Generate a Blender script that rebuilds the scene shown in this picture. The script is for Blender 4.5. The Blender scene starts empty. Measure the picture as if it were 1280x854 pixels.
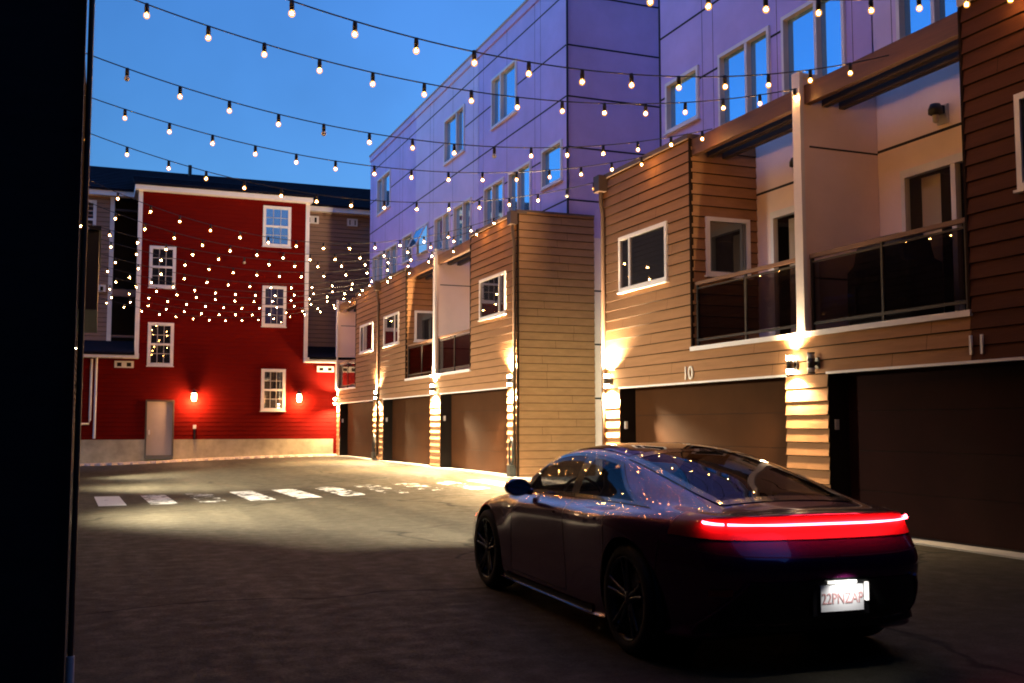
import bpy, bmesh, math, random
import numpy as np
from mathutils import Vector, Matrix
random.seed(7)
R = math.radians
scene = bpy.context.scene
COL = scene.collection

# ------------------------------------------------------------------ materials
def nt(m):
    m.use_nodes = True
    return m.node_tree.nodes, m.node_tree.links

def pbr(name, col, rough=.6, metal=0., noise=0., nscale=6., bump=0., bscale=60., spec=.5, coat=0., coat_rough=.02, stretch=(1, 1, 1)):
    m = bpy.data.materials.new(name)
    N, L = nt(m)
    b = N['Principled BSDF']
    b.inputs['Base Color'].default_value = (*col, 1)
    b.inputs['Roughness'].default_value = rough
    b.inputs['Metallic'].default_value = metal
    b.inputs['Specular IOR Level'].default_value = spec
    b.inputs['Coat Weight'].default_value = coat
    b.inputs['Coat Roughness'].default_value = coat_rough
    if noise or bump:
        tc = N.new('ShaderNodeTexCoord'); mp = N.new('ShaderNodeMapping')
        mp.inputs['Scale'].default_value = stretch
        L.new(tc.outputs['Object'], mp.inputs['Vector'])
    if noise:
        n = N.new('ShaderNodeTexNoise'); n.inputs['Scale'].default_value = nscale
        n.inputs['Detail'].default_value = 8; n.inputs['Roughness'].default_value = .65
        L.new(mp.outputs[0], n.inputs['Vector'])
        r = N.new('ShaderNodeMapRange')
        r.inputs['From Min'].default_value = .3; r.inputs['From Max'].default_value = .7
        r.inputs['To Min'].default_value = 1 - noise; r.inputs['To Max'].default_value = 1 + noise
        L.new(n.outputs['Fac'], r.inputs['Value'])
        h = N.new('ShaderNodeVectorMath'); h.operation = 'SCALE'
        h.inputs[0].default_value = col
        L.new(r.outputs[0], h.inputs['Scale'])
        L.new(h.outputs[0], b.inputs['Base Color'])
    if bump:
        n2 = N.new('ShaderNodeTexNoise'); n2.inputs['Scale'].default_value = bscale; n2.inputs['Detail'].default_value = 6
        L.new(mp.outputs[0], n2.inputs['Vector'])
        bp = N.new('ShaderNodeBump'); bp.inputs['Strength'].default_value = bump; bp.inputs['Distance'].default_value = .02
        L.new(n2.outputs['Fac'], bp.inputs['Height'])
        L.new(bp.outputs[0], b.inputs['Normal'])
    return m

def emit(name, col, strength, base=(.8, .8, .8)):
    m = bpy.data.materials.new(name)
    N, L = nt(m)
    b = N['Principled BSDF']
    b.inputs['Base Color'].default_value = (*base, 1)
    b.inputs['Emission Color'].default_value = (*col, 1)
    b.inputs['Emission Strength'].default_value = strength
    return m

def glass(name, tint=(.5, .5, .5), refl=.1, rough=.01, ior=1.5):
    m = bpy.data.materials.new(name)
    N, L = nt(m)
    N.remove(N['Principled BSDF'])
    out = [n for n in N if n.type == 'OUTPUT_MATERIAL'][0]
    t = N.new('ShaderNodeBsdfTransparent'); t.inputs[0].default_value = (*tint, 1)
    g = N.new('ShaderNodeBsdfGlossy'); g.inputs['Roughness'].default_value = rough
    f = N.new('ShaderNodeLayerWeight'); f.inputs['Blend'].default_value = .5
    pw = N.new('ShaderNodeMath'); pw.operation = 'POWER'; pw.inputs[1].default_value = 5; L.new(f.outputs['Facing'], pw.inputs[0])
    a = N.new('ShaderNodeMath'); a.operation = 'MULTIPLY_ADD'; a.inputs[1].default_value = .8; a.inputs[2].default_value = refl; a.use_clamp = True
    L.new(pw.outputs[0], a.inputs[0])
    mx = N.new('ShaderNodeMixShader')
    L.new(a.outputs[0], mx.inputs[0]); L.new(t.outputs[0], mx.inputs[1]); L.new(g.outputs[0], mx.inputs[2])
    L.new(mx.outputs[0], out.inputs[0])
    return m

def asphalt():
    m = bpy.data.materials.new('asphalt')
    N, L = nt(m); b = N['Principled BSDF']
    g = N.new('ShaderNodeNewGeometry')
    def noise(scale, detail=8, rough=.6, vec=None):
        n = N.new('ShaderNodeTexNoise'); n.inputs['Scale'].default_value = scale
        n.inputs['Detail'].default_value = detail; n.inputs['Roughness'].default_value = rough
        L.new(vec or g.outputs['Position'], n.inputs['Vector']); return n.outputs['Fac']
    def ramp(src, a, b_, ca, cb):
        r = N.new('ShaderNodeMapRange'); r.inputs['From Min'].default_value = a; r.inputs['From Max'].default_value = b_
        r.inputs['To Min'].default_value = ca; r.inputs['To Max'].default_value = cb
        L.new(src, r.inputs['Value']); return r.outputs[0]
    def mul(p, q):
        k = N.new('ShaderNodeMath'); k.operation = 'MULTIPLY'; L.new(p, k.inputs[0]); L.new(q, k.inputs[1]); return k.outputs[0]
    mp = N.new('ShaderNodeMapping'); mp.inputs['Scale'].default_value = (1.6, .12, 1); mp.inputs['Rotation'].default_value = (0, 0, R(6))
    L.new(g.outputs['Position'], mp.inputs['Vector'])
    big = ramp(noise(.28, 5), .3, .7, .82, 1.18)
    streak = ramp(noise(1.0, 6, .6, mp.outputs[0]), .35, .65, .8, 1.2)
    grain = ramp(noise(42., 4, .75), .3, .7, .55, 1.45)
    mid = mul(ramp(noise(3.2, 8, .7), .35, .65, .9, 1.1), ramp(noise(130., 3, .8), .3, .7, .6, 1.4))
    f = mul(mul(big, streak), mul(grain, mid))
    # tar-filled cracks
    wv = N.new('ShaderNodeTexNoise'); wv.inputs['Scale'].default_value = .8; L.new(g.outputs['Position'], wv.inputs['Vector'])
    va = N.new('ShaderNodeVectorMath'); va.operation = 'MULTIPLY_ADD'
    L.new(wv.outputs['Color'], va.inputs[0]); va.inputs[1].default_value = (1.6, 1.6, 0); L.new(g.outputs['Position'], va.inputs[2])
    vo = N.new('ShaderNodeTexVoronoi'); vo.feature = 'DISTANCE_TO_EDGE'; vo.inputs['Scale'].default_value = .17
    L.new(va.outputs[0], vo.inputs['Vector'])
    crack = ramp(vo.outputs['Distance'], .002, .007, .35, 1.)
    f = mul(f, crack)
    v = N.new('ShaderNodeVectorMath'); v.operation = 'SCALE'; v.inputs[0].default_value = (.061, .051, .034)
    L.new(f, v.inputs['Scale']); L.new(v.outputs[0], b.inputs['Base Color'])
    L.new(ramp(noise(5., 5), .35, .65, .62, .9), b.inputs['Roughness'])
    b.inputs['Specular IOR Level'].default_value = .1
    bp = N.new('ShaderNodeBump'); bp.inputs['Strength'].default_value = .55; bp.inputs['Distance'].default_value = .012
    L.new(noise(75., 5, .7), bp.inputs['Height']); L.new(bp.outputs[0], b.inputs['Normal'])
    return m

def worn_paint(name, thr):
    m = bpy.data.materials.new(name)
    N, L = nt(m); b = N['Principled BSDF']
    b.inputs['Base Color'].default_value = (.72, .70, .64, 1); b.inputs['Roughness'].default_value = .7
    out = [n for n in N if n.type == 'OUTPUT_MATERIAL'][0]
    g = N.new('ShaderNodeNewGeometry')
    n = N.new('ShaderNodeTexNoise'); n.inputs['Scale'].default_value = 3.5; n.inputs['Detail'].default_value = 10; n.inputs['Roughness'].default_value = .72
    L.new(g.outputs['Position'], n.inputs['Vector'])
    r = N.new('ShaderNodeMapRange'); r.inputs['From Min'].default_value = thr - .02; r.inputs['From Max'].default_value = thr + .03
    L.new(n.outputs['Fac'], r.inputs['Value'])
    t = N.new('ShaderNodeBsdfTransparent'); mx = N.new('ShaderNodeMixShader')
    L.new(r.outputs[0], mx.inputs[0]); L.new(t.outputs[0], mx.inputs[1]); L.new(b.outputs[0], mx.inputs[2])
    L.new(mx.outputs[0], out.inputs[0])
    return m

M = {}
M['siding'] = pbr('tan_siding', (.32, .165, .078), .8, spec=.12, noise=.13, nscale=3., stretch=(1, .35, 4), bump=.25, bscale=30)
M['gap'] = pbr('siding_lip_shade_and_joints', (.02, .012, .008), .95, spec=.05)  # dark strip painted as shade under board lips; also joints and corner boards
M['grey_siding'] = pbr('grey_siding', (.30, .19, .14), .85, spec=.15, noise=.1, nscale=3., stretch=(.35, 1, 4))
M['red'] = pbr('red_siding', (.125, .0046, .0026), .9, noise=.14, nscale=2.5, stretch=(.35, 1, 4), spec=.05)
M['red_shade'] = pbr('red_siding_lip_shade', (.10, .002, .002), .9, spec=.05)  # darker red painted under the board lips as shade
M['grey_shade'] = pbr('grey_siding_lip_shade', (.07, .05, .045), .9)  # darker grey under the lips, shade put into the colour
M['panel'] = pbr('lavender_panel', (.53, .39, .69), .55, noise=.12, nscale=.7)
M['panel_light'] = pbr('pale_panel', (.66, .53, .74), .55, noise=.10, nscale=.7)
M['balcony_panel'] = pbr('balcony_panel', (.86, .68, .62), .6, noise=.05, nscale=1.5)
M['joint'] = pbr('panel_reveal', (.012, .011, .014), .8)
M['white'] = pbr('white_trim', (.76, .72, .69), .5, noise=.05, nscale=4)
M['cap'] = pbr('brown_flashing', (.10, .065, .045), .5)
M['cap_light'] = pbr('grey_flashing', (.45, .40, .38), .5)
M['siding_dim'] = pbr('dim_tan_siding', (.085, .032, .017), .8, spec=.1, noise=.13, nscale=3., stretch=(1, .35, 4), bump=.25, bscale=30)  # tan siding darkened to put the dim light on this bay into colour
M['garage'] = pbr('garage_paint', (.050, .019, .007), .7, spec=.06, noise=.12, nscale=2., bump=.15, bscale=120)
M['garage_dim'] = pbr('dim_garage_paint', (.02, .006, .005), .7, spec=.05, noise=.15, nscale=2., bump=.15, bscale=120)  # garage colour darkened to hold the dimness at this end of the row
M['jamb'] = pbr('dark_jamb', (.014, .010, .008), .7, spec=.1)
M['wood'] = pbr('stained_beam', (.12, .05, .022), .55, noise=.25, nscale=5., stretch=(3, .2, 3))
M['dim_wood'] = pbr('dim_beam', (.05, .032, .025), .7)
M['metal'] = pbr('dark_metal', (.03, .026, .024), .45, metal=.3)
M['brownmetal'] = pbr('brown_downspout', (.075, .045, .032), .4)
M['railwood'] = pbr('rail_cap', (.17, .085, .05), .5)
M['concrete'] = pbr('concrete', (.44, .37, .24), .85, noise=.28, nscale=1.6, bump=.4, bscale=25)
M['slab'] = pbr('slab_concrete', (.5, .47, .41), .85, noise=.12, nscale=2., bump=.2, bscale=25)
M['gravel'] = pbr('pale_gravel', (.42, .34, .25), .9, noise=.6, nscale=14, bump=.9, bscale=18)
M['shingle'] = pbr('dark_shingles', (.010, .009, .014), .95, spec=.08, noise=.4, nscale=7, stretch=(.5, 1, 1))
M['asphalt'] = asphalt()
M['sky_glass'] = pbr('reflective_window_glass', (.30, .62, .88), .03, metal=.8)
M['dark_glass'] = pbr('dim_window_glass', (.02, .02, .024), .02, spec=1., coat=1.)
M['clear_glass'] = glass('clear_glass', (.85, .87, .85), .06)
M['rail_glass'] = glass('smoked_rail_glass', (.42, .36, .34), .05)
M['curtain'] = pbr('curtain_cloth', (.6, .45, .36), .9)
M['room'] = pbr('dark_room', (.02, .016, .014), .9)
M['door'] = pbr('taupe_door', (.46, .37, .32), .5, noise=.06, nscale=2)
M['black'] = pbr('black_paint', (.012, .011, .011), .5)
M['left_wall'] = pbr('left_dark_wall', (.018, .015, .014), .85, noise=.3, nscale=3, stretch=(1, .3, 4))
M['rubber'] = pbr('rubber', (.012, .012, .012), .75)
M['rim'] = pbr('dark_rim', (.09, .085, .09), .25, metal=.9)
M['disc'] = pbr('brake_disc', (.25, .24, .23), .35, metal=.9)
M['carpaint'] = pbr('dark_car_paint', (.10, .007, .062), .20, metal=.6, spec=.4, coat=.8, coat_rough=.015)
M['carblack'] = pbr('gloss_black_trim', (.006, .006, .007), .15, spec=.5, coat=.6)
M['carmatte'] = pbr('matte_black_trim', (.008, .008, .008), .6)
M['carglass'] = glass('car_glass', (.30, .30, .32), .035, .008)
M['roofglass'] = pbr('roof_glass', (.004, .004, .005), .02, spec=.8, coat=1.)
M['seat'] = pbr('seat_leather', (.02, .018, .018), .6)
M['plate'] = pbr('plate_white', (.80, .80, .82), .45)
M['plate_red'] = pbr('plate_characters', (.62, .34, .34), .5)
def globe(name, col, strength, alpha):
    m = bpy.data.materials.new(name); N, L = nt(m); N.remove(N['Principled BSDF'])
    out = [n for n in N if n.type == 'OUTPUT_MATERIAL'][0]
    t = N.new('ShaderNodeBsdfTransparent'); e = N.new('ShaderNodeEmission'); e.inputs[0].default_value = (*col, 1); e.inputs[1].default_value = strength
    mx = N.new('ShaderNodeMixShader'); mx.inputs[0].default_value = alpha
    L.new(t.outputs[0], mx.inputs[1]); L.new(e.outputs[0], mx.inputs[2]); L.new(mx.outputs[0], out.inputs[0]); return m
M['bulb_glass'] = globe('halo_bulb_glass', (1., .38, .07), 2.6, .5)  # glowing amber shell puts the halo round the filament into the glass
M['bulb_on'] = emit('lit_filament', (1., .46, .11), 1250., (.9, .8, .6))
M['bulb_off'] = pbr('unlit_bulb', (.75, .72, .68), .15, coat=1.)
M['lens_on'] = emit('lit_lamp_lens', (1., .78, .46), 200.)
M['lens_jar'] = emit('lit_jar_lens', (1., .55, .2), 120.)
M['lens_off'] = pbr('lamp_lens', (.5, .46, .42), .3)
M['tail_band'] = emit('tail_lens_glow', (1., .004, .0025), 12., (.25, .01, .01))
M['tail_lens'] = pbr('red_tail_lens', (.32, .012, .010), .45, spec=.3, coat=.5)
M['tail_core'] = emit('tail_light_core', (1., .05, .08), 38.)
M['head'] = emit('headlight_lens', (1., .93, .8), 4.)
M['marker'] = emit('amber_marker', (1., .10, .03), 5., (.4, .05, .02))
M['brass'] = pbr('pale_numeral', (.85, .80, .70), .4)
M['cover'] = pbr('black_cover', (.012, .011, .012), .7, bump=.5, bscale=8)
M['hose'] = pbr('dark_hose', (.02, .022, .02), .5)

# ------------------------------------------------------------------ mesh helper
class MB:
    def __init__(s): s.v = []; s.f = []; s.m = []; s.sm = []
    def add(s, vs, fs, mi=0, smooth=False):
        o = len(s.v); s.v += [tuple(p) for p in vs]
        for f in fs:
            s.f.append([i + o for i in f]); s.m.append(mi); s.sm.append(smooth)
    def quad(s, a, b, c, d, mi=0): s.add([a, b, c, d], [(0, 1, 2, 3)], mi)
    def box(s, x0, x1, y0, y1, z0, z1, mi=0):
        x0, x1 = sorted((x0, x1)); y0, y1 = sorted((y0, y1)); z0, z1 = sorted((z0, z1))
        v = [(x, y, z) for z in (z0, z1) for y in (y0, y1) for x in (x0, x1)]
        s.add(v, [(0, 2, 3, 1), (4, 5, 7, 6), (0, 1, 5, 4), (2, 6, 7, 3), (0, 4, 6, 2), (1, 3, 7, 5)], mi)
    def pbox(s, P, u0, u1, z0, z1, d0, d1, mi=0):
        a = P(u0, z0, d0); b = P(u1, z1, d1)
        s.box(a[0], b[0], a[1], b[1], a[2], b[2], mi)
    def tube(s, pts, r, n=8, mi=0, cap=True):
        pts = [Vector(p) for p in pts]; rings = []
        for i, p in enumerate(pts):
            t = (pts[min(i + 1, len(pts) - 1)] - pts[max(i - 1, 0)]).normalized()
            up = Vector((0, 0, 1)) if abs(t.z) < .9 else Vector((1, 0, 0))
            a = t.cross(up).normalized(); b = t.cross(a)
            rr = r[i] if isinstance(r, (list, tuple)) else r
            rings.append([p + (a * math.cos(k / n * 2 * math.pi) + b * math.sin(k / n * 2 * math.pi)) * rr for k in range(n)])
        vs = [p for q in rings for p in q]
        fs = [(i * n + k, i * n + (k + 1) % n, (i + 1) * n + (k + 1) % n, (i + 1) * n + k) for i in range(len(pts) - 1) for k in range(n)]
        s.add(vs, fs, mi, True)
        if cap:
            s.add(rings[0], [tuple(range(n))[::-1]], mi); s.add(rings[-1], [tuple(range(n))], mi)
    def lathe(s, prof, c, axis='z', n=24, mi=0, smooth=True):
        # prof: list of (r, h) along the axis
        vs = []
        for r, h in prof:
            for k in range(n):
                a = k / n * 2 * math.pi; x, y = r * math.cos(a), r * math.sin(a)
                p = {'z': (x, y, h), 'x': (h, x, y), 'y': (x, h, y)}[axis]
                vs.append((c[0] + p[0], c[1] + p[1], c[2] + p[2]))
        fs = [(i * n + k, i * n + (k + 1) % n, (i + 1) * n + (k + 1) % n, (i + 1) * n + k) for i in range(len(prof) - 1) for k in range(n)]
        s.add(vs, fs, mi, smooth)
    def grid(s, P, mi=0, smooth=True):
        nu, nv = len(P), len(P[0])
        s.add([p for q in P for p in q], [(i * nv + j, i * nv + j + 1, (i + 1) * nv + j + 1, (i + 1) * nv + j) for i in range(nu - 1) for j in range(nv - 1)], mi, smooth)
    def build(s, name, mats, parent=None, origin=None, bevel=0, weld=False):
        me = bpy.data.meshes.new(name)
        o0 = Vector(origin) if origin is not None else Vector((0, 0, 0))
        if parent is not None and origin is None:
            p = parent
            while p is not None: o0 = o0 + p.location; p = p.parent
        me.from_pydata([tuple(Vector(v) - o0) for v in s.v], [], s.f)
        for m in (mats if isinstance(mats, (list, tuple)) else [mats]): me.materials.append(M[m] if isinstance(m, str) else m)
        me.polygons.foreach_set('material_index', s.m); me.polygons.foreach_set('use_smooth', s.sm)
        if weld or bevel:
            bm = bmesh.new(); bm.from_mesh(me)
            if weld: bmesh.ops.remove_doubles(bm, verts=bm.verts, dist=.0006); bmesh.ops.dissolve_degenerate(bm, edges=bm.edges, dist=.0004)
            bmesh.ops.recalc_face_normals(bm, faces=bm.faces)
            bm.to_mesh(me); bm.free()
        me.update()
        o = bpy.data.objects.new(name, me); COL.objects.link(o)
        if parent is not None: o.parent = parent
        elif origin is not None: o.location = origin
        if bevel:
            b = o.modifiers.new('bevel', 'BEVEL'); b.width = bevel; b.segments = 2; b.limit_method = 'ANGLE'
        return o

def tag(o, label, cat, group=None, kind=None):
    if label: o['label'] = label
    if cat: o['category'] = cat
    if group: o['group'] = group
    if kind: o['kind'] = kind
    return o

def thing(name, loc, label, cat, group=None):
    o = bpy.data.objects.new(name, None); COL.objects.link(o); o.location = loc
    o.empty_display_size = .2
    return tag(o, label, cat, group)

def struct(o): o['kind'] = 'structure'; return o

def text(name, body, size, extrude, mat, parent=None, valign='BOTTOM_BASELINE'):
    cu = bpy.data.curves.new(name, 'FONT'); cu.body = body; cu.size = size; cu.extrude = extrude; cu.align_x = 'CENTER'; cu.align_y = valign
    tmp = bpy.data.objects.new(name, cu); COL.objects.link(tmp)
    bpy.context.view_layer.update()
    me = bpy.data.meshes.new_from_object(tmp.evaluated_get(bpy.context.evaluated_depsgraph_get()))
    bpy.data.objects.remove(tmp); bpy.data.curves.remove(cu)
    me.name = name; me.materials.clear(); me.materials.append(M[mat])
    o = bpy.data.objects.new(name, me); COL.objects.link(o)
    if parent: o.parent = parent
    return o

# ------------------------------------------------------------------ wall builders
def rects(u0, u1, z0, z1, holes):
    """axis-aligned pieces of [u0,u1]x[z0,z1] outside the holes"""
    zs = sorted({z0, z1} | {min(max(h[k], z0), z1) for h in holes for k in (2, 3)})
    out = []
    for a, b in zip(zs, zs[1:]):
        if b - a < 1e-5: continue
        mid = (a + b) / 2; cuts = [(h[0], h[1]) for h in holes if h[2] < mid < h[3]]
        cuts.sort(); cur = u0
        for c0, c1 in cuts:
            if c1 <= u0 or c0 >= u1: continue
            if c0 > cur + 1e-5: out.append((cur, min(c0, u1), a, b))
            cur = max(cur, c1)
        if cur < u1 - 1e-5: out.append((cur, u1, a, b))
    return out

def siding(mb, P, u0, u1, z0, z1, holes=(), course=.2, lip=.026, m0=0, m1=1, seams=True, base=None):
    u0, u1 = min(u0, u1), max(u0, u1)
    holes = [(min(h[0], h[1]), max(h[0], h[1]), h[2], h[3]) for h in holes]
    z = z0 if base is None else base
    while z < z1 - 1e-4:
        t = z + course
        if t <= z0 + 1e-5: z = t; continue
        off = lambda q: lip * (1 - (q - z) / course) + .002
        for a, b, c, d in rects(u0, u1, max(z, z0), min(t, z1), holes):
            mb.quad(P(a, c, off(c)), P(b, c, off(c)), P(b, d, off(d)), P(a, d, off(d)), m0)
            if abs(c - z) < 1e-4:
                mb.quad(P(a, c - .013, 0.001), P(b, c - .013, 0.001), P(b, c, off(c)), P(a, c, off(c)), m1)  # underside of the lip, coloured as its shade
            if seams and b - a > 1.6 and random.random() < .8:
                s = random.uniform(a + .5, b - .5)
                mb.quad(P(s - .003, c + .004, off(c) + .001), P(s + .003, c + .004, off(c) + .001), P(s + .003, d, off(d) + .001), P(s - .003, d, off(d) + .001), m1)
        z = t

def panels(mb, P, u0, u1, z0, z1, holes=(), hj=(), vj=(), m0=0, m1=1, w=.022, d=0.):
    u0, u1 = min(u0, u1), max(u0, u1)
    holes = [(min(h[0], h[1]), max(h[0], h[1]), h[2], h[3]) for h in holes]
    for a, b, c, e in rects(u0, u1, z0, z1, holes):
        mb.quad(P(a, c, d), P(b, c, d), P(b, e, d), P(a, e, d), m0)
    for z in hj:
        if z0 < z < z1:
            for a, b, c, e in rects(u0, u1, z - w, z + w, holes): mb.pbox(P, a, b, c, e, d - .004, d + .004, m1)
    for u in vj:
        if u0 < u < u1:
            for a, b, c, e in rects(u - w * .25, u + w * .25, z0, z1, holes): mb.pbox(P, a, b, c, e, d - .004, d + .0025, m1)

def window(parent, P, u0, u1, z0, z1, muls=(), glassm='dark_glass', fw=.075, proud=.055, back=.0, pane_d=.02, label=None, grid=None, name='window', frame_mat='white'):
    u0, u1 = min(u0, u1), max(u0, u1)
    mb = MB()
    mb.pbox(P, u0, u1, z0, z0 + fw, back, proud); mb.pbox(P, u0, u1, z1 - fw, z1, back, proud)
    mb.pbox(P, u0, u0 + fw, z0 + fw, z1 - fw, back, proud); mb.pbox(P, u1 - fw, u1, z0 + fw, z1 - fw, back, proud)
    mb.pbox(P, u0 - .03, u1 + .03, z0 - .03, z0, back, proud + .03)
    for q in muls: mb.pbox(P, q - .035, q + .035, z0 + fw, z1 - fw, back, proud - .006)
    if grid:
        nx, ny = grid; zm = (z0 + z1) / 2
        mb.pbox(P, u0 + fw, u1 - fw, zm - .045, zm + .045, back, proud - .006)
        for k in range(1, nx):
            q = u0 + fw + (u1 - u0 - 2 * fw) * k / nx; mb.pbox(P, q - .012, q + .012, z0 + fw, z1 - fw, pane_d - .01, pane_d + .012, 1)
        for k in range(1, ny):
            q = z0 + fw + (z1 - z0 - 2 * fw) * k / ny
            if abs(q - zm) > .05: mb.pbox(P, u0 + fw, u1 - fw, q - .012, q + .012, pane_d - .01, pane_d + .0115, 1)
    w = mb.build(name, [frame_mat, 'lens_off'], parent)
    if label: w['label'] = label
    g = MB()
    g.quad(P(u0 + fw, z0 + fw, pane_d), P(u1 - fw, z0 + fw, pane_d), P(u1 - fw, z1 - fw, pane_d), P(u0 + fw, z1 - fw, pane_d))
    g.build('pane', glassm, w)
    return w

X0, XB, UPTOP = 9.8, 11.19, 13.47

def front(xp): return lambda u, z, d: (xp - d, u, z)
def south(yp): return lambda u, z, d: (u, yp - d, z)
def north(yp): return lambda u, z, d: (u, yp + d, z)

# ------------------------------------------------------------------ town-house unit
def unit(div, outer, zo, label, panel, garage='garage', end=None, divider=True, downspout=True, win_state='shut', open_door=True, jlabel=None):
    dr = 1 if outer > div else -1
    W = abs(outer - div); s = W / 6.75
    Y = lambda v: div + dr * v * s
    t = thing('townhouse', (X0, (div + outer) / 2, zo), label, 'townhouse', 'townhouses in the right-hand row')
    F = front(X0); Z = lambda z: z + zo
    ltop = 6.68
    g0, g1 = Y(.5), Y(6.05)
    # lower siding front: siding bay + band under the balcony + piers
    mb = MB()
    opening = (g0, g1, -1, Z(2.27)); balc = (Y(-.1), Y(3.22), Z(2.9), 50)
    siding(mb, F, Y(0), Y(3.22), zo - .3, Z(ltop), [opening, balc], base=zo - .33)
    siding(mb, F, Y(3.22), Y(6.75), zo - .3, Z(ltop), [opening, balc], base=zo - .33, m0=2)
    # bay side wall facing the balcony
    bw = Y(3.22)
    G = (south if dr > 0 else north)(bw)
    siding(mb, G, X0, XB, Z(2.9), Z(ltop), [], base=zo - .33, seams=False)
    # roof deck of the bay
    mb.box(X0, XB, Y(3.22), Y(6.75), Z(ltop - .14), Z(ltop - .02), 1)
    # corner boards (dark)
    mb.box(X0 - .03, X0 + .03, bw - .02, bw + .02, Z(2.9), Z(ltop), 1)
    if end:  # exposed end wall, siding
        E = (south if dr < 0 else north)(outer)
        siding(mb, E, X0, end, zo - .3, Z(ltop + .05), [], base=zo - .33)
        mb.box(X0 - .035, X0 + .01, outer - dr * .01, outer + dr * .03, zo - .3, Z(ltop), 1)
    mb.build('siding_wall', ['siding', 'gap', 'siding_dim' if jlabel == 'eleven' else 'siding'], t)
    c = MB()
    c.box(X0 - .06, X0 + .22, Y(3.22), Y(6.75) + dr * .05, Z(ltop), Z(ltop + .09))
    if end: c.box(X0 + .222, end, outer - dr * .2, outer + dr * .05, Z(ltop + .05), Z(ltop + .1))
    c.build('parapet_cap', 'cap_light' if jlabel == 'eleven' else 'cap', t)
    # upper wall with openings, doors behind the balcony
    U = front(XB)
    hj = [Z(k) for k in (5.75, 7.16, 8.56, 9.92, 11.30, 12.7)]
    d0, d1, dz0, dz1 = Y(.58), Y(2.74), Z(2.96), Z(5.3)
    door = (d0, d1, dz0, dz1)
    wins = [(.6, 2.3, 7.15, 8.78), (2.67, 4.37, 7.18, 8.78), (5.12, 6.45, 7.74, 8.84), (1.25, 3.3, 10.5, 12.1)]
    wh = [(Y(a) , Y(b), Z(c_), Z(d_)) for a, b, c_, d_ in wins]
    p = MB()
    panels(p, U, Y(-.03 if divider else 0), Y(6.75), Z(6.9), Z(UPTOP - .25), wh, hj, [Y(2.48), Y(4.6), Y(5.0), Y(.45)])
    panels(p, U, Y(0), Y(3.22), Z(2.9), Z(6.9), [door], hj, [], m0=2)
    panels(p, U, Y(3.22), Y(6.75), Z(6.5), Z(6.9), [], [], [])
    if end:
        E = (south if dr < 0 else north)(outer + (.03 if dr < 0 else -.03))
        panels(p, E, XB, 20, Z(6.2), Z(UPTOP - .25), [], hj, [])
        panels(p, E, end, 20, zo - .3, Z(6.2), [], [Z(k) for k in (.7, 2.0, 3.4, 4.8)], [end + .9], m0=2)  # lower end panels take the warm pale colour to stand in for lamplight
        p.box(XB - .012, XB + .02, outer - dr * .05, outer + dr * .012, Z(ltop), Z(UPTOP - .25), 1)
    p.build('panel_wall', [panel, 'joint', 'balcony_panel'], t)
    r = MB()
    r.box(XB - .05, 20, Y(-.03 if divider else 0), Y(6.75) + (dr * .04 if end else 0), Z(UPTOP - .25), Z(UPTOP))
    r.box(XB - .09, XB + .2, Y(-.03 if divider else 0), Y(6.75) + (dr * .06 if end else 0), Z(UPTOP), Z(UPTOP + .05), 1)
    r.build('roof', [panel, 'cap_light'], t)
    for k, (a, b, c_, d_) in enumerate(wh):
        mid = (a + b) / 2; a_, b_ = sorted((a, b))
        if k == 2 and win_state == 'open':
            win_awning(t, U, a_, b_, c_, d_)
            continue
        window(t, U, a_, b_, c_, d_, [] if k == 2 else [mid - dr * (b_ - a_) * (.06 if k < 2 else .12)], 'sky_glass', fw=.07, proud=.05, pane_d=-.06, back=-.08)
    # sliding glass door with a dim room behind
    sd = MB(); a, b = sorted((d0, d1)); mid = Y(1.62)
    for q in ((a, a + .08), (b - .08, b), (mid - .045, mid + .045)): sd.pbox(U, q[0], q[1], dz0, dz1 - .09, -.06, .035)
    sd.pbox(U, a, b, dz1 - .09, dz1 + .03, -.06, .045); sd.pbox(U, a + .08, b - .08, dz0, dz0 + .08, -.06, .025)
    sdo = sd.build('sliding_door', 'white', t)
    g = MB(); g.quad(U(a + .08, dz0 + .08, -.02), U(b - .08, dz0 + .08, -.02), U(b - .08, dz1 - .09, -.02), U(a + .08, dz1 - .09, -.02)); g.build('pane', 'clear_glass', sdo)
    cu = MB(); n = 14; c0 = Y(2.55); c1 = Y(2.05)
    cu.grid([[(XB + .22 + .03 * (k % 2), c0 + (c1 - c0) * k / n, z) for z in (dz0 + .05, dz1 - .1)] for k in range(n + 1)]); cu.build('curtain', 'curtain', sdo)
    cu = MB(); c0 = Y(.80); c1 = Y(1.18)
    cu.grid([[(XB + .16 + .03 * (k % 2), c0 + (c1 - c0) * k / n, z) for z in (dz0 + .05, dz1 - .1)] for k in range(n + 1)]); cu.build('curtain', 'curtain', sdo)
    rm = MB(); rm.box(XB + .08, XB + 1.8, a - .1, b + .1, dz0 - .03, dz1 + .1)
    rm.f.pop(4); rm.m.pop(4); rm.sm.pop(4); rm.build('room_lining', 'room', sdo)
    # balcony slab, fascia
    bf = MB(); bf.box(X0 + .002, XB - .002, Y(0), Y(3.22) - dr * .002, Z(2.72), Z(2.9), 1); bf.box(X0 - .05, X0 + .06, Y(-.02), Y(3.22) + dr * .03, Z(2.83), Z(2.905), 0)
    bf.build('balcony_floor', ['white', 'jamb'], t)
    # railing
    r0, r1 = Y(.1), Y(3.16); rl = MB(); XR = X0 + .06
    rl.box(XR - .035, XR + .035, r0, r1, Z(4.0), Z(4.06), 1)
    for v in (.12, 1.63, 3.13): rl.box(XR - .02, XR + .02, Y(v) - .02, Y(v) + .02, Z(2.905), Z(4.0))
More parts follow.
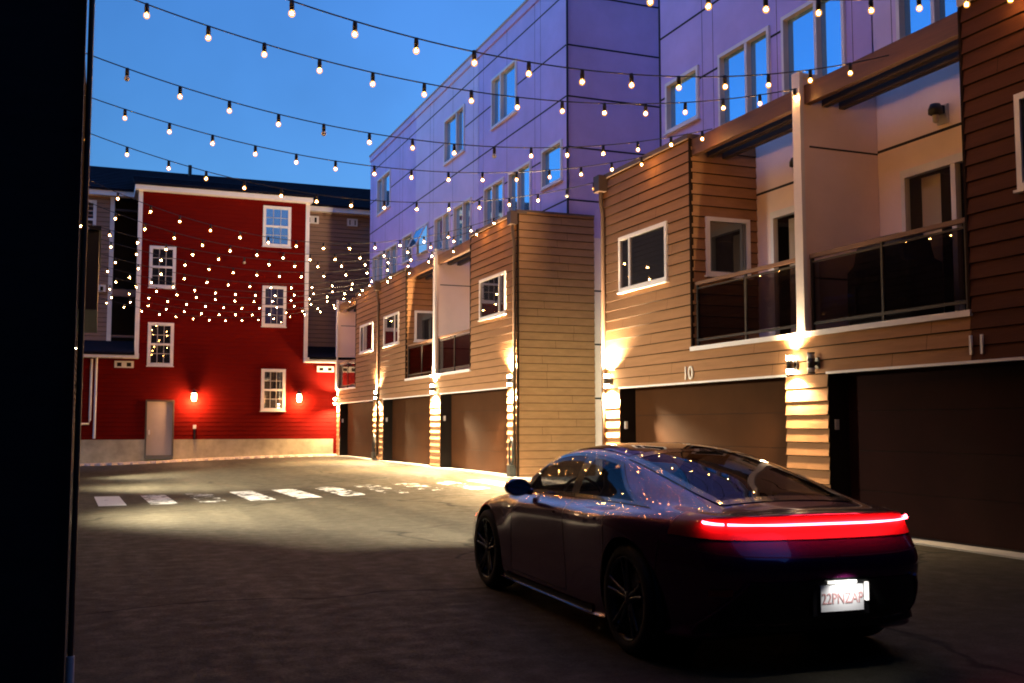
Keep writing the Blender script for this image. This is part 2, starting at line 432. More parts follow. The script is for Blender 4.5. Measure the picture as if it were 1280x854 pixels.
    rl.box(XR - .018, XR + .018, r0, r1, Z(3.0), Z(3.04)); rl.box(XR - .015, XR + .015, r0, r1, Z(3.93), Z(3.955))
    ro = rl.build('railing', ['metal', 'railwood'], t)
    for va, vb in ((.15, 1.6), (1.66, 3.1)):
        gp = MB(); gp.box(XR - .004, XR + .004, Y(va), Y(vb), Z(3.05), Z(3.925)); gp.build('glass_panel', 'rail_glass', ro)
    # divider wall between the paired balconies
    if divider:
        dv = MB(); y0, y1 = sorted((div - .06, div + .06))
        dv.box(X0 - .02, XB - .003, y0, y1, Z(2.91), Z(6.78))
        for z in (5.72, 3.72):
            for q, d in ((y0, -1), (y1, 1)): dv.box(X0 + .1, XB - .003, q, q + d * .004, Z(z - .014), Z(z + .014), 2)
        do = dv.build('divider_wall', ['balcony_panel', 'white', 'joint'], t)
        e = MB(); e.box(X0 - .085, X0 - .022, y0 - .035, y1 + .035, Z(2.905), Z(6.86)); e.box(X0 - .022, XB - .05, y0 - .03, y1 + .03, Z(6.78), Z(6.84)); e.build('edge_trim', 'white', do)
    # pergola beams
    for k, xx in enumerate((X0 + .02, X0 + .34, X0 + .66)):
        b_ = MB(); b_.box(xx, xx + .11, Y(.065), Y(3.2), Z(6.36), Z(6.66) if k == 0 else Z(6.62)); b_.build('pergola_beam', 'wood' if k == 0 else 'dim_wood', t, bevel=.006)  # front beam in its lit colour, rear beams darker to hold their shade
    # window in the bay front, and in the bay side wall
    w0, w1 = sorted((Y(4.03), Y(5.97)))
    mull = Y(5.97) - dr * .45 if end or jlabel else Y(4.03) + dr * .55
    window(t, F, w0, w1, Z(4.2), Z(5.32), [mull], 'dark_glass', proud=.06, pane_d=.03)
    window(t, G, X0 + .28, XB - .18, Z(4.2), Z(5.27), [], 'dark_glass', proud=.06, pane_d=.03)
    # garage door with recessed dark reveal
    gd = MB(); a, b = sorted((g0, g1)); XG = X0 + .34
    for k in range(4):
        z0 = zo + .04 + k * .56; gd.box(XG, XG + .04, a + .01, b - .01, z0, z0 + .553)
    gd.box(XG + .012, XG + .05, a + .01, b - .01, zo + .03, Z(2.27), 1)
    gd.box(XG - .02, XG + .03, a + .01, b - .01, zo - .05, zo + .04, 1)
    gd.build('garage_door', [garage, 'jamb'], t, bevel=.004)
    jb = MB(); jb.box(X0 + .012, X0 + .4, a - .05, a, zo - .2, Z(2.35)); jb.box(X0 + .012, X0 + .4, b, b + .05, zo - .2, Z(2.35)); jb.box(X0 + .012, X0 + .42, a, b, Z(2.272), Z(2.4))
    jb.build('garage_jamb', 'jamb', t)
    tr = MB(); tr.box(X0 - .03, X0 + .05, a - .02, b + .02, Z(2.255), Z(2.29)); tr.build('header_trim', 'white', t)
    k = MB(); ky = b; k.box(X0 + .09, X0 + .15, ky - .03, ky - .002, Z(1.45), Z(1.6)); k.build('keypad', 'white', t)
    if downspout:
        ds = MB(); y = outer - dr * .1
        ds.box(X0 - .22, X0 - .025, y - .13, y + .13, Z(ltop - .28), Z(ltop + .06))
        ds.tube([(X0 - .11, y, Z(ltop - .28)), (X0 - .11, y, Z(ltop - .5)), (X0 - .07, y, Z(ltop - .75)), (X0 - .07, y, Z(.25)), (X0 - .16, y, Z(.1))], .045, 8)
        ds.build('downspout', 'brownmetal', t)
    return t

def win_awning(t, U, a, b, c, d):
    mb = MB(); fw = .07
    mb.pbox(U, a, b, c, c + fw, -.03, .05); mb.pbox(U, a, b, d - fw, d, -.03, .05); mb.pbox(U, a, a + fw, c + fw, d - fw, -.03, .05); mb.pbox(U, b - fw, b, c + fw, d - fw, -.03, .05)
    w = mb.build('window', 'white', t); w['label'] = 'small awning window tilted open'
    # sash hinged at the top, swung out
    S = MB(); g = MB(); th = R(26); h = d - c - 2 * fw
    def Q(u, q, e):  # q distance down from hinge
        return U(u, d - fw - q * math.cos(th) + e * math.sin(th), .05 + q * math.sin(th) + e * math.cos(th))
    def bar(u0, u1, q0, q1):
        vs = [Q(u, q, e) for e in (0, .04) for q in (q0, q1) for u in (u0, u1)]
        S.add(vs, [(0, 2, 3, 1), (4, 5, 7, 6), (0, 1, 5, 4), (2, 6, 7, 3), (0, 4, 6, 2), (1, 3, 7, 5)])
    bar(a + .02, b - .02, 0, .06); bar(a + .02, b - .02, h - .06, h); bar(a + .02, a + .08, .06, h - .06); bar(b - .08, b - .02, .06, h - .06)
    S.build('sash', 'white', w)
    g.quad(Q(a + .08, .06, .02), Q(b - .08, .06, .02), Q(b - .08, h - .06, .02), Q(a + .08, h - .06, .02)); g.build('pane', 'sky_glass', w)

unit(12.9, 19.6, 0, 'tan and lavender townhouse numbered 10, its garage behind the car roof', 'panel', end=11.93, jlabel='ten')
unit(12.9, 6.2, 0, 'tan townhouse numbered 11, its dimness put into the colours, with a covered barbecue on its balcony', 'panel_light', 'garage_dim', divider=False, downspout=False, jlabel='eleven')
ZF = .22
unit(31.35, 24.43, ZF, 'townhouse with a lit tan siding end wall facing the alley gap', 'panel', end=11.93, divider=False)
unit(31.35, 38.55, ZF, 'middle townhouse of the far trio with its small awning window tilted open', 'panel_light', win_state='open')
unit(45.85, 38.55, ZF, 'farthest townhouse of the row, next to the red building', 'panel', downspout=False)

# ------------------------------------------------------------------ ground
def sm(t): t = min(max(t, 0), 1); return t * t * (3 - 2 * t)
def gz(x, y):
    return .2 * sm(x / 10) * sm((y - 14) / 10) - .09 * sm((5 - x) / 6) * sm((y - 25) / 20)
xs = [-300, -80, -30, -12, -6] + [i * .5 for i in range(-8, 29)] + [20, 30, 80, 300]
ys = [-300, -80, -30, -10, 0] + [i * .75 for i in range(2, 70)] + [56, 62, 80, 150, 400]
mb = MB(); mb.grid([[(x, y, gz(x, y)) for y in ys] for x in xs]); g = mb.build('road', 'asphalt'); struct(g)
# painted crossing stripes
mb = MB()
wear = [0, 1, 3, 1, 1, 2, 3, 3, 2, 0]
for i in range(10):
    x = .06 + .93 * i; y0, y1 = 21.3, 24.2
    for k in range(6):
        a = y0 + (y1 - y0) * k / 6; b = y0 + (y1 - y0) * (k + 1) / 6
        sk = lambda q: x + (q - y0) * -.03
        mb.quad(*[(xx, yy, gz(xx, yy) + .006) for xx, yy in ((sk(a), a), (sk(a) + .5, a), (sk(b) + .5, b), (sk(b), b))], wear[i])
for w, t in enumerate((.36, .46, .515, .55)): M['paint%d' % w] = worn_paint('worn_marking_paint_%d' % w, t)
struct(mb.build('road_marking', ['paint0', 'paint1', 'paint2', 'paint3']))
# concrete apron along the garages and the walk between the two blocks
mb = MB()
for (a, b) in ((-6, 19.75), (24.35, 46.2)):
    n = 12
    for k in range(n):
        y0 = a + (b - a) * k / n; y1 = a + (b - a) * (k + 1) / n
        q = [(X0 - .06, y0), (10.4, y0), (10.4, y1), (X0 - .06, y1)]
        t = [(x, y, (0 if b < 20 else ZF) + .022) for x, y in q]; lo = [(x, y, -.1) for x, y in q]
        mb.add(t + lo, [(0, 1, 2, 3), (0, 3, 7, 4), (0, 4, 5, 1), (2, 6, 7, 3)])
struct(mb.build('pavement', 'slab'))
mb = MB()
for k in range(8):
    x0 = 9.6 + k * 1.3; mb.box(x0, x0 + 1.292, 19.76, 24.34, -.1, .24)
struct(mb.build('footpath', 'slab'))
mb = MB(); nx = 120
rows = []
for i in range(nx + 1):
    x = -3.5 + 13.6 * i / nx
    e = 45.55 + .14 * math.sin(i * 1.7) + .1 * random.random()
    rows.append([(x, yy, gz(x, yy) + h) for yy, h in ((e, .004), (e + .12, .05 + .03 * random.random()), (e + .4, .07 + .03 * random.random()), (46.28, .09))])
mb.grid(rows, smooth=False); o = mb.build('gravel', 'gravel'); o['kind'] = 'stuff'
tag(o, 'pale gravel strip along the base of the red building', 'gravel')

# ------------------------------------------------------------------ red building at the end of the alley
YR = 46.3
tb = thing('red_building', (5, YR, 0), 'dark red sided building closing the end of the alley', 'building')
P = south(YR)
wr = [(6.49, 7.71, 9.37, 11.18, 'sky_glass'), (1.82, 2.89, 7.32, 9.1, 'dark_glass'), (6.52, 7.56, 5.84, 7.63, 'dark_glass'), (1.84, 2.88, 4.02, 5.85, 'dark_glass'), (6.55, 7.59, 2.16, 3.99, 'dark_glass')]
mb = MB()
siding(mb, P, -4, 12.5, .95, 4.4, [(1.86, 2.96, 0, 2.6)], course=.18, lip=.008, seams=False)
siding(mb, P, 1.42, 8.44, 4.4, 11.45, [], course=.18, lip=.008, seams=False)
for xx, fn in ((1.42, -1), (8.44, 1)): siding(mb, (lambda u, z, d, xx=xx, fn=fn: (xx + fn * d, u, z)), YR, 48.5, 4.3, 11.45, [], course=.18, lip=.008, seams=False)
mb.build('red_wall', ['red', 'red_shade'], tb)
mb = MB(); mb.box(-4, 1.86, YR - .04, YR + .3, -.3, .95); mb.box(2.96, 12.5, YR - .04, YR + .3, -.3, .95); mb.box(1.86, 2.96, YR + .1, YR + .3, -.3, .95); mb.build('concrete_base', 'concrete', tb)
Pg = south(48.5)
mb = MB()
siding(mb, Pg, -4, .36, 4.4, 11.7, [], course=.2, seams=False)
siding(mb, (lambda u, z, d: (.36 + d, u, z)), 48.5, 50.2, 4.4, 11.7, [], course=.2, seams=False)
mb.build('grey_wall', ['grey_siding', 'grey_shade'], tb)
mb = MB(); siding(mb, Pg, 8.44, 14, 4.4, 11.7, [], course=.2, seams=False); mb.build('grey_wall', ['grey_siding', 'grey_shade'], tb)
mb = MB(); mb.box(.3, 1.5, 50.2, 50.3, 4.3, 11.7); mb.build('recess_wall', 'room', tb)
for z0, z1, m_ in ((7.15, 7.45, 'grey_siding'), (5.35, 5.45, 'grey_siding'), (10.9, 11.0, 'dim_wood')):
    mb = MB(); mb.box(.37, 1.41, 48.45, 48.6, z0, z1); mb.build('recess_beam', m_, tb)
# trim: eave boards, corner boards
mb = MB()
mb.box(1.18, 8.62, YR - .32, YR - .2, 11.42, 11.68); mb.box(1.18, 1.3, YR - .2, 48.2, 11.43, 11.67); mb.box(8.5, 8.62, YR - .2, 48.2, 11.43, 11.67)
mb.box(1.3, 8.5, YR - .2, 48.4, 11.40, 11.46)
mb.box(-4, 1.18, 48.12, 48.24, 11.5, 11.78); mb.box(8.62, 14, 48.12, 48.24, 11.5, 11.78); mb.box(-4, 1.18, 48.24, 48.5, 11.5, 11.56); mb.box(8.62, 14, 48.24, 48.5, 11.5, 11.56)
for a, b in ((1.33, 1.5), (8.36, 8.53)): mb.box(a, b, YR - .05, YR + .12, 4.3, 11.4)
mb.box(.24, .42, 48.42, 48.54, 5.0, 11.5)
mb.box(-4, 1.5, YR - .5, YR - .36, 4.32, 4.5); mb.box(8.36, 12.5, YR - .5, YR - .36, 4.32, 4.5); mb.box(-4, 1.5, YR - .36, YR - .03, 4.3, 4.36); mb.box(8.36, 12.5, YR - .36, YR - .03, 4.3, 4.36)
mb.box(9.72, 9.9, YR - .05, YR - .02, 0, 1.0, 1)
mb.build('white_trim', ['white', 'red'], tb)
def slab(mb, x0, x1, y0, z0, y1, z1, th=.12, mi=0):
    mb.add([(x0, y0, z0), (x1, y0, z0), (x1, y1, z1), (x0, y1, z1), (x0, y0, z0 - th), (x1, y0, z0 - th), (x1, y1, z1 - th), (x0, y1, z1 - th)], [(0, 1, 2, 3), (7, 6, 5, 4), (0, 4, 5, 1), (1, 5, 6, 2), (2, 6, 7, 3), (3, 7, 4, 0)], mi)
mb = MB()
n = 14
for k in range(n):   # shingle courses
    slab(mb, -6, 16, 48.08 + 6 * k / n, 11.81 + 2.3 * k / n + .02, 48.08 + 6 * (k + 1) / n + .02, 11.81 + 2.3 * (k + 1) / n)
slab(mb, -6, 16, 54, 14.1, 61, 11.5)
for k in range(8): slab(mb, 1.14, 8.66, 45.95 + 4.2 * k / 8, 11.71 + 1.2 * k / 8 + .02, 45.95 + 4.2 * (k + 1) / 8 + .02, 11.71 + 1.2 * (k + 1) / 8)
slab(mb, -4, 1.33, YR - .52, 4.54, 48.5, 5.2); slab(mb, 8.53, 12.5, YR - .52, 4.54, 48.5, 5.2)
ro = mb.build('roof', 'shingle', tb)
mb = MB(); mb.tube([(3.9, 53.6, 13.8), (3.9, 53.6, 14.45)], .09, 8); mb.build('vent_pipe', 'metal', ro)
for a, b, c, d, gl in wr: window(tb, P, a, b, c, d, [], gl, fw=.13, proud=.06, pane_d=.02, grid=(3, 4))
window(tb, Pg, -1.3, -.32, 9.6, 11.3, [], 'dark_glass', fw=.13, proud=.06, pane_d=.02, grid=(3, 4)); window(tb, Pg, -1.4, -.32, 5.7, 7.3, [], 'dark_glass', fw=.13, proud=.06, pane_d=.02, grid=(3, 4))
mb = MB(); mb.box(1.9, 2.92, YR + .02, YR + .06, .3, 2.53); dd = mb.build('door', 'door', tb, bevel=.006); mb = MB(); mb.box(1.97, 2.03, YR - .05, YR + .02, 1.15, 1.35); mb.build('handle', 'white', dd)
mb = MB(); mb.box(1.84, 1.9, YR - .06, YR + .1, .2, 2.6); mb.box(2.92, 2.98, YR - .06, YR + .1, .2, 2.6); mb.box(1.9, 2.92, YR - .06, YR + .1, 2.53, 2.6); mb.box(1.86, 2.96, YR - .2, YR + .1, .15, .3); mb.build('door_frame', ['brownmetal'], tb)
def vent(x0, x1, z0, z1, y):
    mb = MB(); mb.box(x0, x1, y - .1, y, z0, z1); n = 2
    for k in range(n):
        w = (x1 - x0) / n; mb.box(x0 + w * k + .1, x0 + w * (k + 1) - .1, y - .105, y - .09, z0 + .05, z1 - .07, 1)
    mb.build('wall_vent', ['white', 'jamb'], tb)
vent(.57, 1.32, 3.92, 4.2, YR - .02); vent(8.95, 9.7, 3.9, 4.15, YR - .02); vent(8.75, 9.35, 10.95, 11.3, 48.48); vent(10.7, 11.2, 10.95, 11.3, 48.48); vent(-.5, .15, 7.3, 7.6, 48.48)
mb = MB(); mb.tube([(-.12, YR - .12, 4.3), (-.12, YR - .12, 1.0)], .05); mb.tube([(-.3, YR - .13, 4.25), (-.3, YR - .13, 1.75), (-.33, YR - .13, 1.6), (-1.5, YR - .13, 1.55)], .05); mb.build('downspout', 'white', tb)
mb = MB(); mb.tube([(3.81, YR - .1, .98), (3.81, YR - .1, 1.4)], .03); mb.box(3.75, 3.87, YR - .14, YR - .02, 1.4, 1.56, 1); mb.build('standpipe', ['metal', 'white'], tb)

# ------------------------------------------------------------------ dark building on the left
tl = thing('dark_building', (-.75, 18, 0), 'almost black building edge filling the left side of the alley', 'building')
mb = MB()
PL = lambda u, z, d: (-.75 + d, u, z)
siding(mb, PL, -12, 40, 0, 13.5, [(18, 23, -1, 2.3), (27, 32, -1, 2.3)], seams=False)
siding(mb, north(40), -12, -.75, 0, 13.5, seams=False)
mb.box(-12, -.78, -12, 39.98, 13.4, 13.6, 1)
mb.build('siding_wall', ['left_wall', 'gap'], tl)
mb = MB(); mb.box(-.95, -.13, 6.3, 6.5, 0, 22); mb.box(-12, -.95, -12, 8, 13.5, 22); mb.build('wing_wall_sky_block', 'left_wall', tl)  # wing wall, plus unseen upper mass added to keep sky off the ground
for a in (18, 27):
    mb = MB()
    for k in range(4): mb.box(-1.1, -1.05, a, a + 5, .03 + k * .56, .58 + k * .56)
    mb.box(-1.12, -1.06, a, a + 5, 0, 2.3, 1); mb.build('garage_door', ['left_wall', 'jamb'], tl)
mb = MB(); mb.box(-.75, -.05, 14, 17.5, 2.95, 3.1); mb.box(-.13, -.05, 14, 17.5, 3.1, 3.95); mb.box(-.73, -.13, 17.42, 17.5, 3.1, 3.95); mb.box(-.73, -.13, 14, 14.08, 3.1, 3.95); mb.box(-.17, -.03, 13.96, 17.54, 3.95, 4.0, 1)
mb.build('balcony', ['black', 'black'], tl)
for a in (15.5, 24.5, 33.5): window(tl, PL, a, a + 1.7, 4.3, 5.5, [], 'dark_glass', frame_mat='black')
mb = MB(); mb.box(-.78, -.6, 39.9, 40.05, 5.5, 9.2); mb.build('corner_trim', 'white', tl)
mb = MB(); mb.tube([(-.1, 6.22, .02), (-.1, 6.22, .27)], .022, mi=1); mb.tube([(-.1, 6.22, .27), (-.1, 6.22, 12)], .016); mb.build('drain_pipe', ['brownmetal', 'white'], tl)

mb = MB(); mb.box(-12, 11.5, -16, -14, 0, 21); mb.box(9.8, 20, -14, 6.15, 0, 12)  # added unseen masses that block skylight and reflections from behind
tag(mb.build('rear_sky_block', 'left_wall'), 'unseen dark mass added behind the viewer to block the sky', 'building')

# ------------------------------------------------------------------ lamps
LAMP = (1., .70, .38)
def point(name, loc, power, col=LAMP, r=.05, parent=None):
    l = bpy.data.lights.new(name, 'POINT'); l.energy = power; l.color = col; l.shadow_soft_size = r
    o = bpy.data.objects.new(name, l); COL.objects.link(o); o.location = loc
    if parent: o.parent = parent
    return o
def spot(name, loc, rot, power, ang, col=LAMP, blend=.6, r=.04, parent=None):
    l = bpy.data.lights.new(name, 'SPOT'); l.energy = power; l.color = col; l.spot_size = R(ang); l.spot_blend = blend; l.shadow_soft_size = r
    o = bpy.data.objects.new(name, l); COL.objects.link(o); o.location = loc; o.rotation_euler = rot
    if parent: o.parent = parent
    return o
def sconce(y, z, label, power=60, lit=True, x=X0, side=-1):
    t = thing('wall_lamp', (x, y, z), label, 'wall lamp', 'up-down wall lamps beside the garages')
    xc = x + side * .13
    b = MB(); b.lathe([(.0, -.07), (.055, -.07), (.055, .07), (.0, .07)], (xc, y, z), n=16); b.lathe([(0, .155), (.058, .155), (.058, .135), (0, .135)], (xc, y, z), n=16); b.lathe([(0, -.155), (.058, -.155), (.058, -.135), (0, -.135)], (xc, y, z), n=16)
    b.build('lamp_body', 'metal', t)
    b = MB(); b.box(x + side * .03, xc, y - .025, y + .025, z - .03, z + .03); b.box(x + side * .02, x + side * .045, y - .06, y + .06, z - .08, z + .08); b.build('bracket', 'metal', t)
    for s in (1, -1):
        b = MB(); b.lathe([(.0, s * .07), (.053, s * .07), (.053, s * .136), (0, s * .136)], (xc, y, z), n=16); b.build('lens', 'lens_on' if lit else 'lens_off', t)
    if lit:
        spot('up_light', (xc - x, 0, .17), (math.pi, 0, 0), power, 140, parent=t); spot('down_light', (xc - x, 0, -.17), (0, 0, 0), power * 1.6, 155, parent=t)
    return t
sconce(13.12, 2.42, 'lit wall lamp beside an unlit twin above the car tail', 420)
sconce(12.62, 2.42, 'unlit twin-ended wall lamp by the number 11 garage', lit=False)
sconce(19.25, 2.42, 'lit wall lamp by the downspout left of the number 10 garage', 5200)
sconce(24.72, 2.66, 'lit wall lamp at the corner of the tan end wall', 5200)
sconce(31.35, 2.66, 'lit wall lamp under the white balcony divider of the far townhouses', 5200)
sconce(38.5, 2.66, 'lit wall lamp on the downspout pier between the two farthest garages', 5200)
sconce(45.75, 2.6, 'lit wall lamp at the far end beside the red wall', 900)
def flood(loc, aim, label, power, ang=115):
    d = Vector(aim) - Vector(loc); t = thing('flood_lamp', loc, label, 'wall lamp')
    ln = Vector((d.x, d.y, 0)).normalized(); q = Vector(loc)
    b = MB(); b.box(q.x - .1, q.x + .1, q.y - .14, q.y + .14, q.z + .03, q.z + .2); w = q - ln * .3; b.tube([q + Vector((0, 0, .12)), (w.x, w.y, q.z + .12)], .03); b.build('lamp_housing', 'metal', t)
    b = MB(); b.box(q.x - .08, q.x + .08, q.y - .12, q.y + .12, q.z + .018, q.z + .03); b.build('lens', 'lens_on', t)
    spot('flood_light', (0, 0, -.02), d.to_track_quat('-Z', 'Y').to_euler(), power, ang, (1., .92, .70) if loc[0] < 5 else (.92, 1., .56), .9, .35, t)
for x, y, z in ((-.45, 18.4, 3.3), (-.6, 26.5, 3.3), (-.55, 34, 2.6)): flood((x, y, z), (4.0, y + (.3 if y < 20 else 1.5 if y < 30 else -.5), 0), 'flood lamp on the dark building %s' % {18.4: 'nearest the balcony', 26.5: 'between the other two', 34: 'nearest the red building'}[y], 8000 if y < 20 else 8200 if y < 30 else 3800, 110)
flood((10.9, 19.95, 3.0), (10.9, 23.2, .6), 'flood lamp round the corner in the gap between the two blocks', 560, 150)
def lantern(x, label):
    t = thing('wall_lantern', (x, YR, 2.72), label, 'wall lamp', 'jar lanterns on the red wall')
    y = YR - .2
    b = MB(); b.lathe([(0, .3), (.05, .3), (.13, .2), (.13, .17), (0, .17)], (x, y, 2.72), n=16); b.tube([(x, y, 3.0), (x, y, 3.06), (x, YR - .02, 3.06)], .02); b.build('lamp_cap', 'metal', t)
    b = MB(); b.lathe([(.0, .165), (.085, .165), (.1, .0), (.085, -.13), (0, -.15)], (x, y, 2.72), n=16); b.build('lamp_glass', 'lens_jar', t)
    point('lantern_light', (0, -.26, -.15), 480, (1., .5, .2), .08, t)
lantern(3.75, 'lit jar lantern beside the taupe door on the red wall')
lantern(8.17, 'lit jar lantern beside the lowest window on the red wall')
def balcony_lamp(y, label):
    t = thing('balcony_lamp', (XB, y, 5.98), label, 'wall lamp', 'unlit black balcony lamps')
    b = MB(); b.box(XB - .04, XB - .004, y - .1, y + .1, 5.83, 6.1); b.build('back_plate', 'lens_off', t)
    b = MB(); b.lathe([(0, .1), (.07, .1), (.1, .03), (.1, -.04), (.06, -.06), (0, -.06)], (XB - .16, y, 6.0), n=14); b.box(XB - .16, XB - .04, y - .06, y + .06, 5.97, 6.08); b.build('lamp_shade', 'black', t)
    b = MB(); b.lathe([(0, -.06), (.045, -.06), (.04, -.16), (0, -.18)], (XB - .16, y, 6.0), n=12); b.build('lamp_glass', 'lens_off', t)
balcony_lamp(11.45, 'unlit black lamp on the pale wall of the barbecue balcony')
balcony_lamp(14.7, 'unlit black lamp half hidden behind the white balcony divider')

# house numbers
def number(txt, y, z, label):
    o = text('house_number', txt, .34, .012, 'brass')
    o.location = (X0 - .04, y, z); o.rotation_euler = (R(90), 0, R(-90))
    tag(o, label, 'house number', 'metal house numbers')
number('10', 16.2, 2.33, 'pale metal number 10 above the garage behind the car')
number('11', 9.6, 2.36, 'pale metal number 11 above the darkest garage')

# covered barbecue on balcony 11
t = thing('barbecue', (10.5, 11.8, 2.905), 'barbecue under a black cover behind the balcony glass', 'barbecue')
b = MB(); prof = []
for z, hx, hy in ((.0, .30, .70), (.35, .31, .72), (.8, .30, .72), (.88, .31, .55), (1.1, .29, .50), (1.22, .2, .44), (1.25, .0, .0)):
    ring = []
    for k in range(40):
        a = k / 40 * 2 * math.pi; c, s_ = math.cos(a), math.sin(a)
        q = lambda v: math.copysign(abs(v) ** .35, v)
        rr = 1 + .025 * math.sin(k * 2.3 + z * 5)
        ring.append((10.5 + hx * q(c) * rr, 11.8 + hy * q(s_) * rr, 2.91 + z * 1.05))
    ring.append(ring[0]); prof.append(ring)
b.grid(prof); b.build('cover', 'cover', t)
for dx in (-.22, .22):
    for dy in (-.5, .5):
        b = MB(); b.lathe([(0, -.02), (.05, -.02), (.05, .02), (0, .02)], (10.5 + dx, 11.8 + dy, 2.955), 'x', 12); b.build('wheel', 'rubber', t)
# garden hoses hanging by the downspouts
def hose(y, zo, label):
    b = MB(); pts = []
    for k in range(150):
        a = k / 150 * 2 * math.pi * 5
        pts.append((X0 - .12 - .02 * math.sin(a * .37), y + (.13 + .02 * math.sin(a * .21)) * math.sin(a), zo + .62 + (.34 + .04 * math.sin(a * .3)) * math.cos(a)))
    b.tube(pts, .014, 6); b.tube([(X0 - .02, y, zo + .9), (X0 - .16, y, zo + .9)], .03, 8); b.box(X0 - .2, X0 - .04, y - .13, y + .1, zo + .03, zo + .32)
    tag(b.build('garden_hose', 'hose', origin=(X0 - .1, y, zo)), label, 'hose', 'garden hoses hung on the garage piers')
hose(24.62, ZF, 'dark coiled hose on the pier at the tan end wall corner'); hose(38.72, ZF, 'dark coiled hose on the pier between the two farthest garages')

# ------------------------------------------------------------------ string lights
def ico(r):
    bm = bmesh.new(); bmesh.ops.create_icosphere(bm, subdivisions=2, radius=r)
    for v in bm.verts: v.co.z *= 1.12
    for f in bm.faces: f.smooth = True
    return bm
def bulb_mesh(m):
    me = bpy.data.meshes.new('bulb'); bm = ico(.036); bm.to_mesh(me); bm.free(); me.materials.append(M[m]); return me
def lit_bulb():
    me = bpy.data.meshes.new('bulb'); bm = ico(.036)
    bmesh.ops.create_icosphere(bm, subdivisions=1, radius=.017)
    for f in bm.faces:
        f.smooth = True; f.material_index = 1 if f.calc_center_median().length < .025 else 0
    bm.to_mesh(me); bm.free(); me.materials.append(M['bulb_glass']); me.materials.append(M['bulb_on']); return me
BON, BOFF = lit_bulb(), bulb_mesh('bulb_off')
mb = MB(); mb.lathe([(0, .06), (.022, .055), (.026, .0), (.024, -.055), (0, -.06)], (0, 0, 0), n=10); so = mb.build('socket', 'black'); SOCK = so.data; bpy.data.objects.remove(so)
XL = -.72
strands = [  # y_left, y_right, z_left, z_right, sag, first bulb, unlit bulbs, label
    (8.80, 8.74, 6.35, 6.56, .68, .30, (), 'string of bulbs cropped by the top edge, over the car'),
    (10.26, 10.94, 6.40, 6.48, .87, .44, (), 'string of bulbs ending on the wood beam above the barbecue balcony'),
    (12.01, 12.88, 6.48, 6.62, .76, .44, (), 'string of bulbs ending on top of the white balcony divider of number 10'),
    (14.20, 15.30, 6.40, 6.64, .78, .30, (1, 5, 9), 'string of bulbs with a few unlit, ending on the beam of number 10'),
    (16.58, 17.38, 6.54, 6.69, .76, .30, (), 'string of bulbs ending on the parapet above the number 10 window'),
    (18.89, 19.64, 6.61, 6.68, .86, .40, (14,), 'string of bulbs ending at the downspout head of number 10'),
    (24.42, 25.66, 7.05, 7.05, 1.12, .35, (), 'string of bulbs sagging across the red eave to the tan end-wall parapet'),
    (25.86, 26.82, 6.82, 6.98, 1.06, .30, (), 'string of bulbs just under the red eave, second beyond the alley gap'),
    (27.97, 28.78, 6.66, 6.78, .76, .20, (6,), 'string of bulbs across the top red window, third beyond the alley gap'),
    (30.4, 31.3, 6.78, 6.85, .80, .25, (), 'string of bulbs ending on the white divider of the far townhouses'),
    (32.8, 33.7, 6.75, 6.80, .80, .40, (), 'string of bulbs to the far pergola beam, just behind the white divider'),
    (35.2, 36.0, 6.75, 6.85, .80, .22, (), 'string of bulbs low on the red wall, ending above the far corner window'),
    (37.6, 38.4, 6.80, 6.90, .78, .48, (), 'string of bulbs ending at the far downspout head'),
    (40.0, 40.7, 6.80, 6.90, .78, .30, (), 'third string of bulbs counted from the red building'),
    (42.4, 43.0, 6.80, 6.85, .78, .40, (), 'second string of bulbs counted from the red building'),
    (44.6, 45.2, 6.80, 6.85, .80, .25, (), 'string of bulbs nearest the red building'),
]
for yl, yr, zl, zr, sag, first, off, lab in strands:
    p = lambda t: Vector((XL + (9.76 - XL) * t, yl + (yr - yl) * t, zl + (zr - zl) * t - 4 * sag * t * (1 - t)))
    t = thing('string_light', p(.5), lab, 'string lights', 'bulb strings hung across the alley')
    mb = MB(); mb.tube([p(k / 48) for k in range(49)], .0085, 5); mb.build('cable', 'black', t)
    L = math.hypot(9.76 - XL, yr - yl) * 1.012; k = 0; s = first
    while s < L - .05:
        q = p(s / L) + Vector((0, 0, 0))
        sw = random.uniform(-.03, .03)
        b = bpy.data.objects.new('bulb', BOFF if k in off else BON); COL.objects.link(b); b.parent = t
        b.location = q - t.location + Vector((sw * .5, sw, -.135)); b.rotation_euler = (sw * 2, 0, 0)
        c = bpy.data.objects.new('socket', SOCK); COL.objects.link(c); c.parent = b; c.location = (0, 0, .085)
        s += .675 + random.uniform(-.015, .015); k += 1

# ------------------------------------------------------------------ the car
CAR = Vector((4.30, 7.78, 0)); SC = 1 / 1.03
tc = thing('sports_car', CAR, 'dark glossy sports car with a glowing red tail bar, its tail to the camera', 'car')
tc.rotation_euler = (0, 0, R(-2.3))
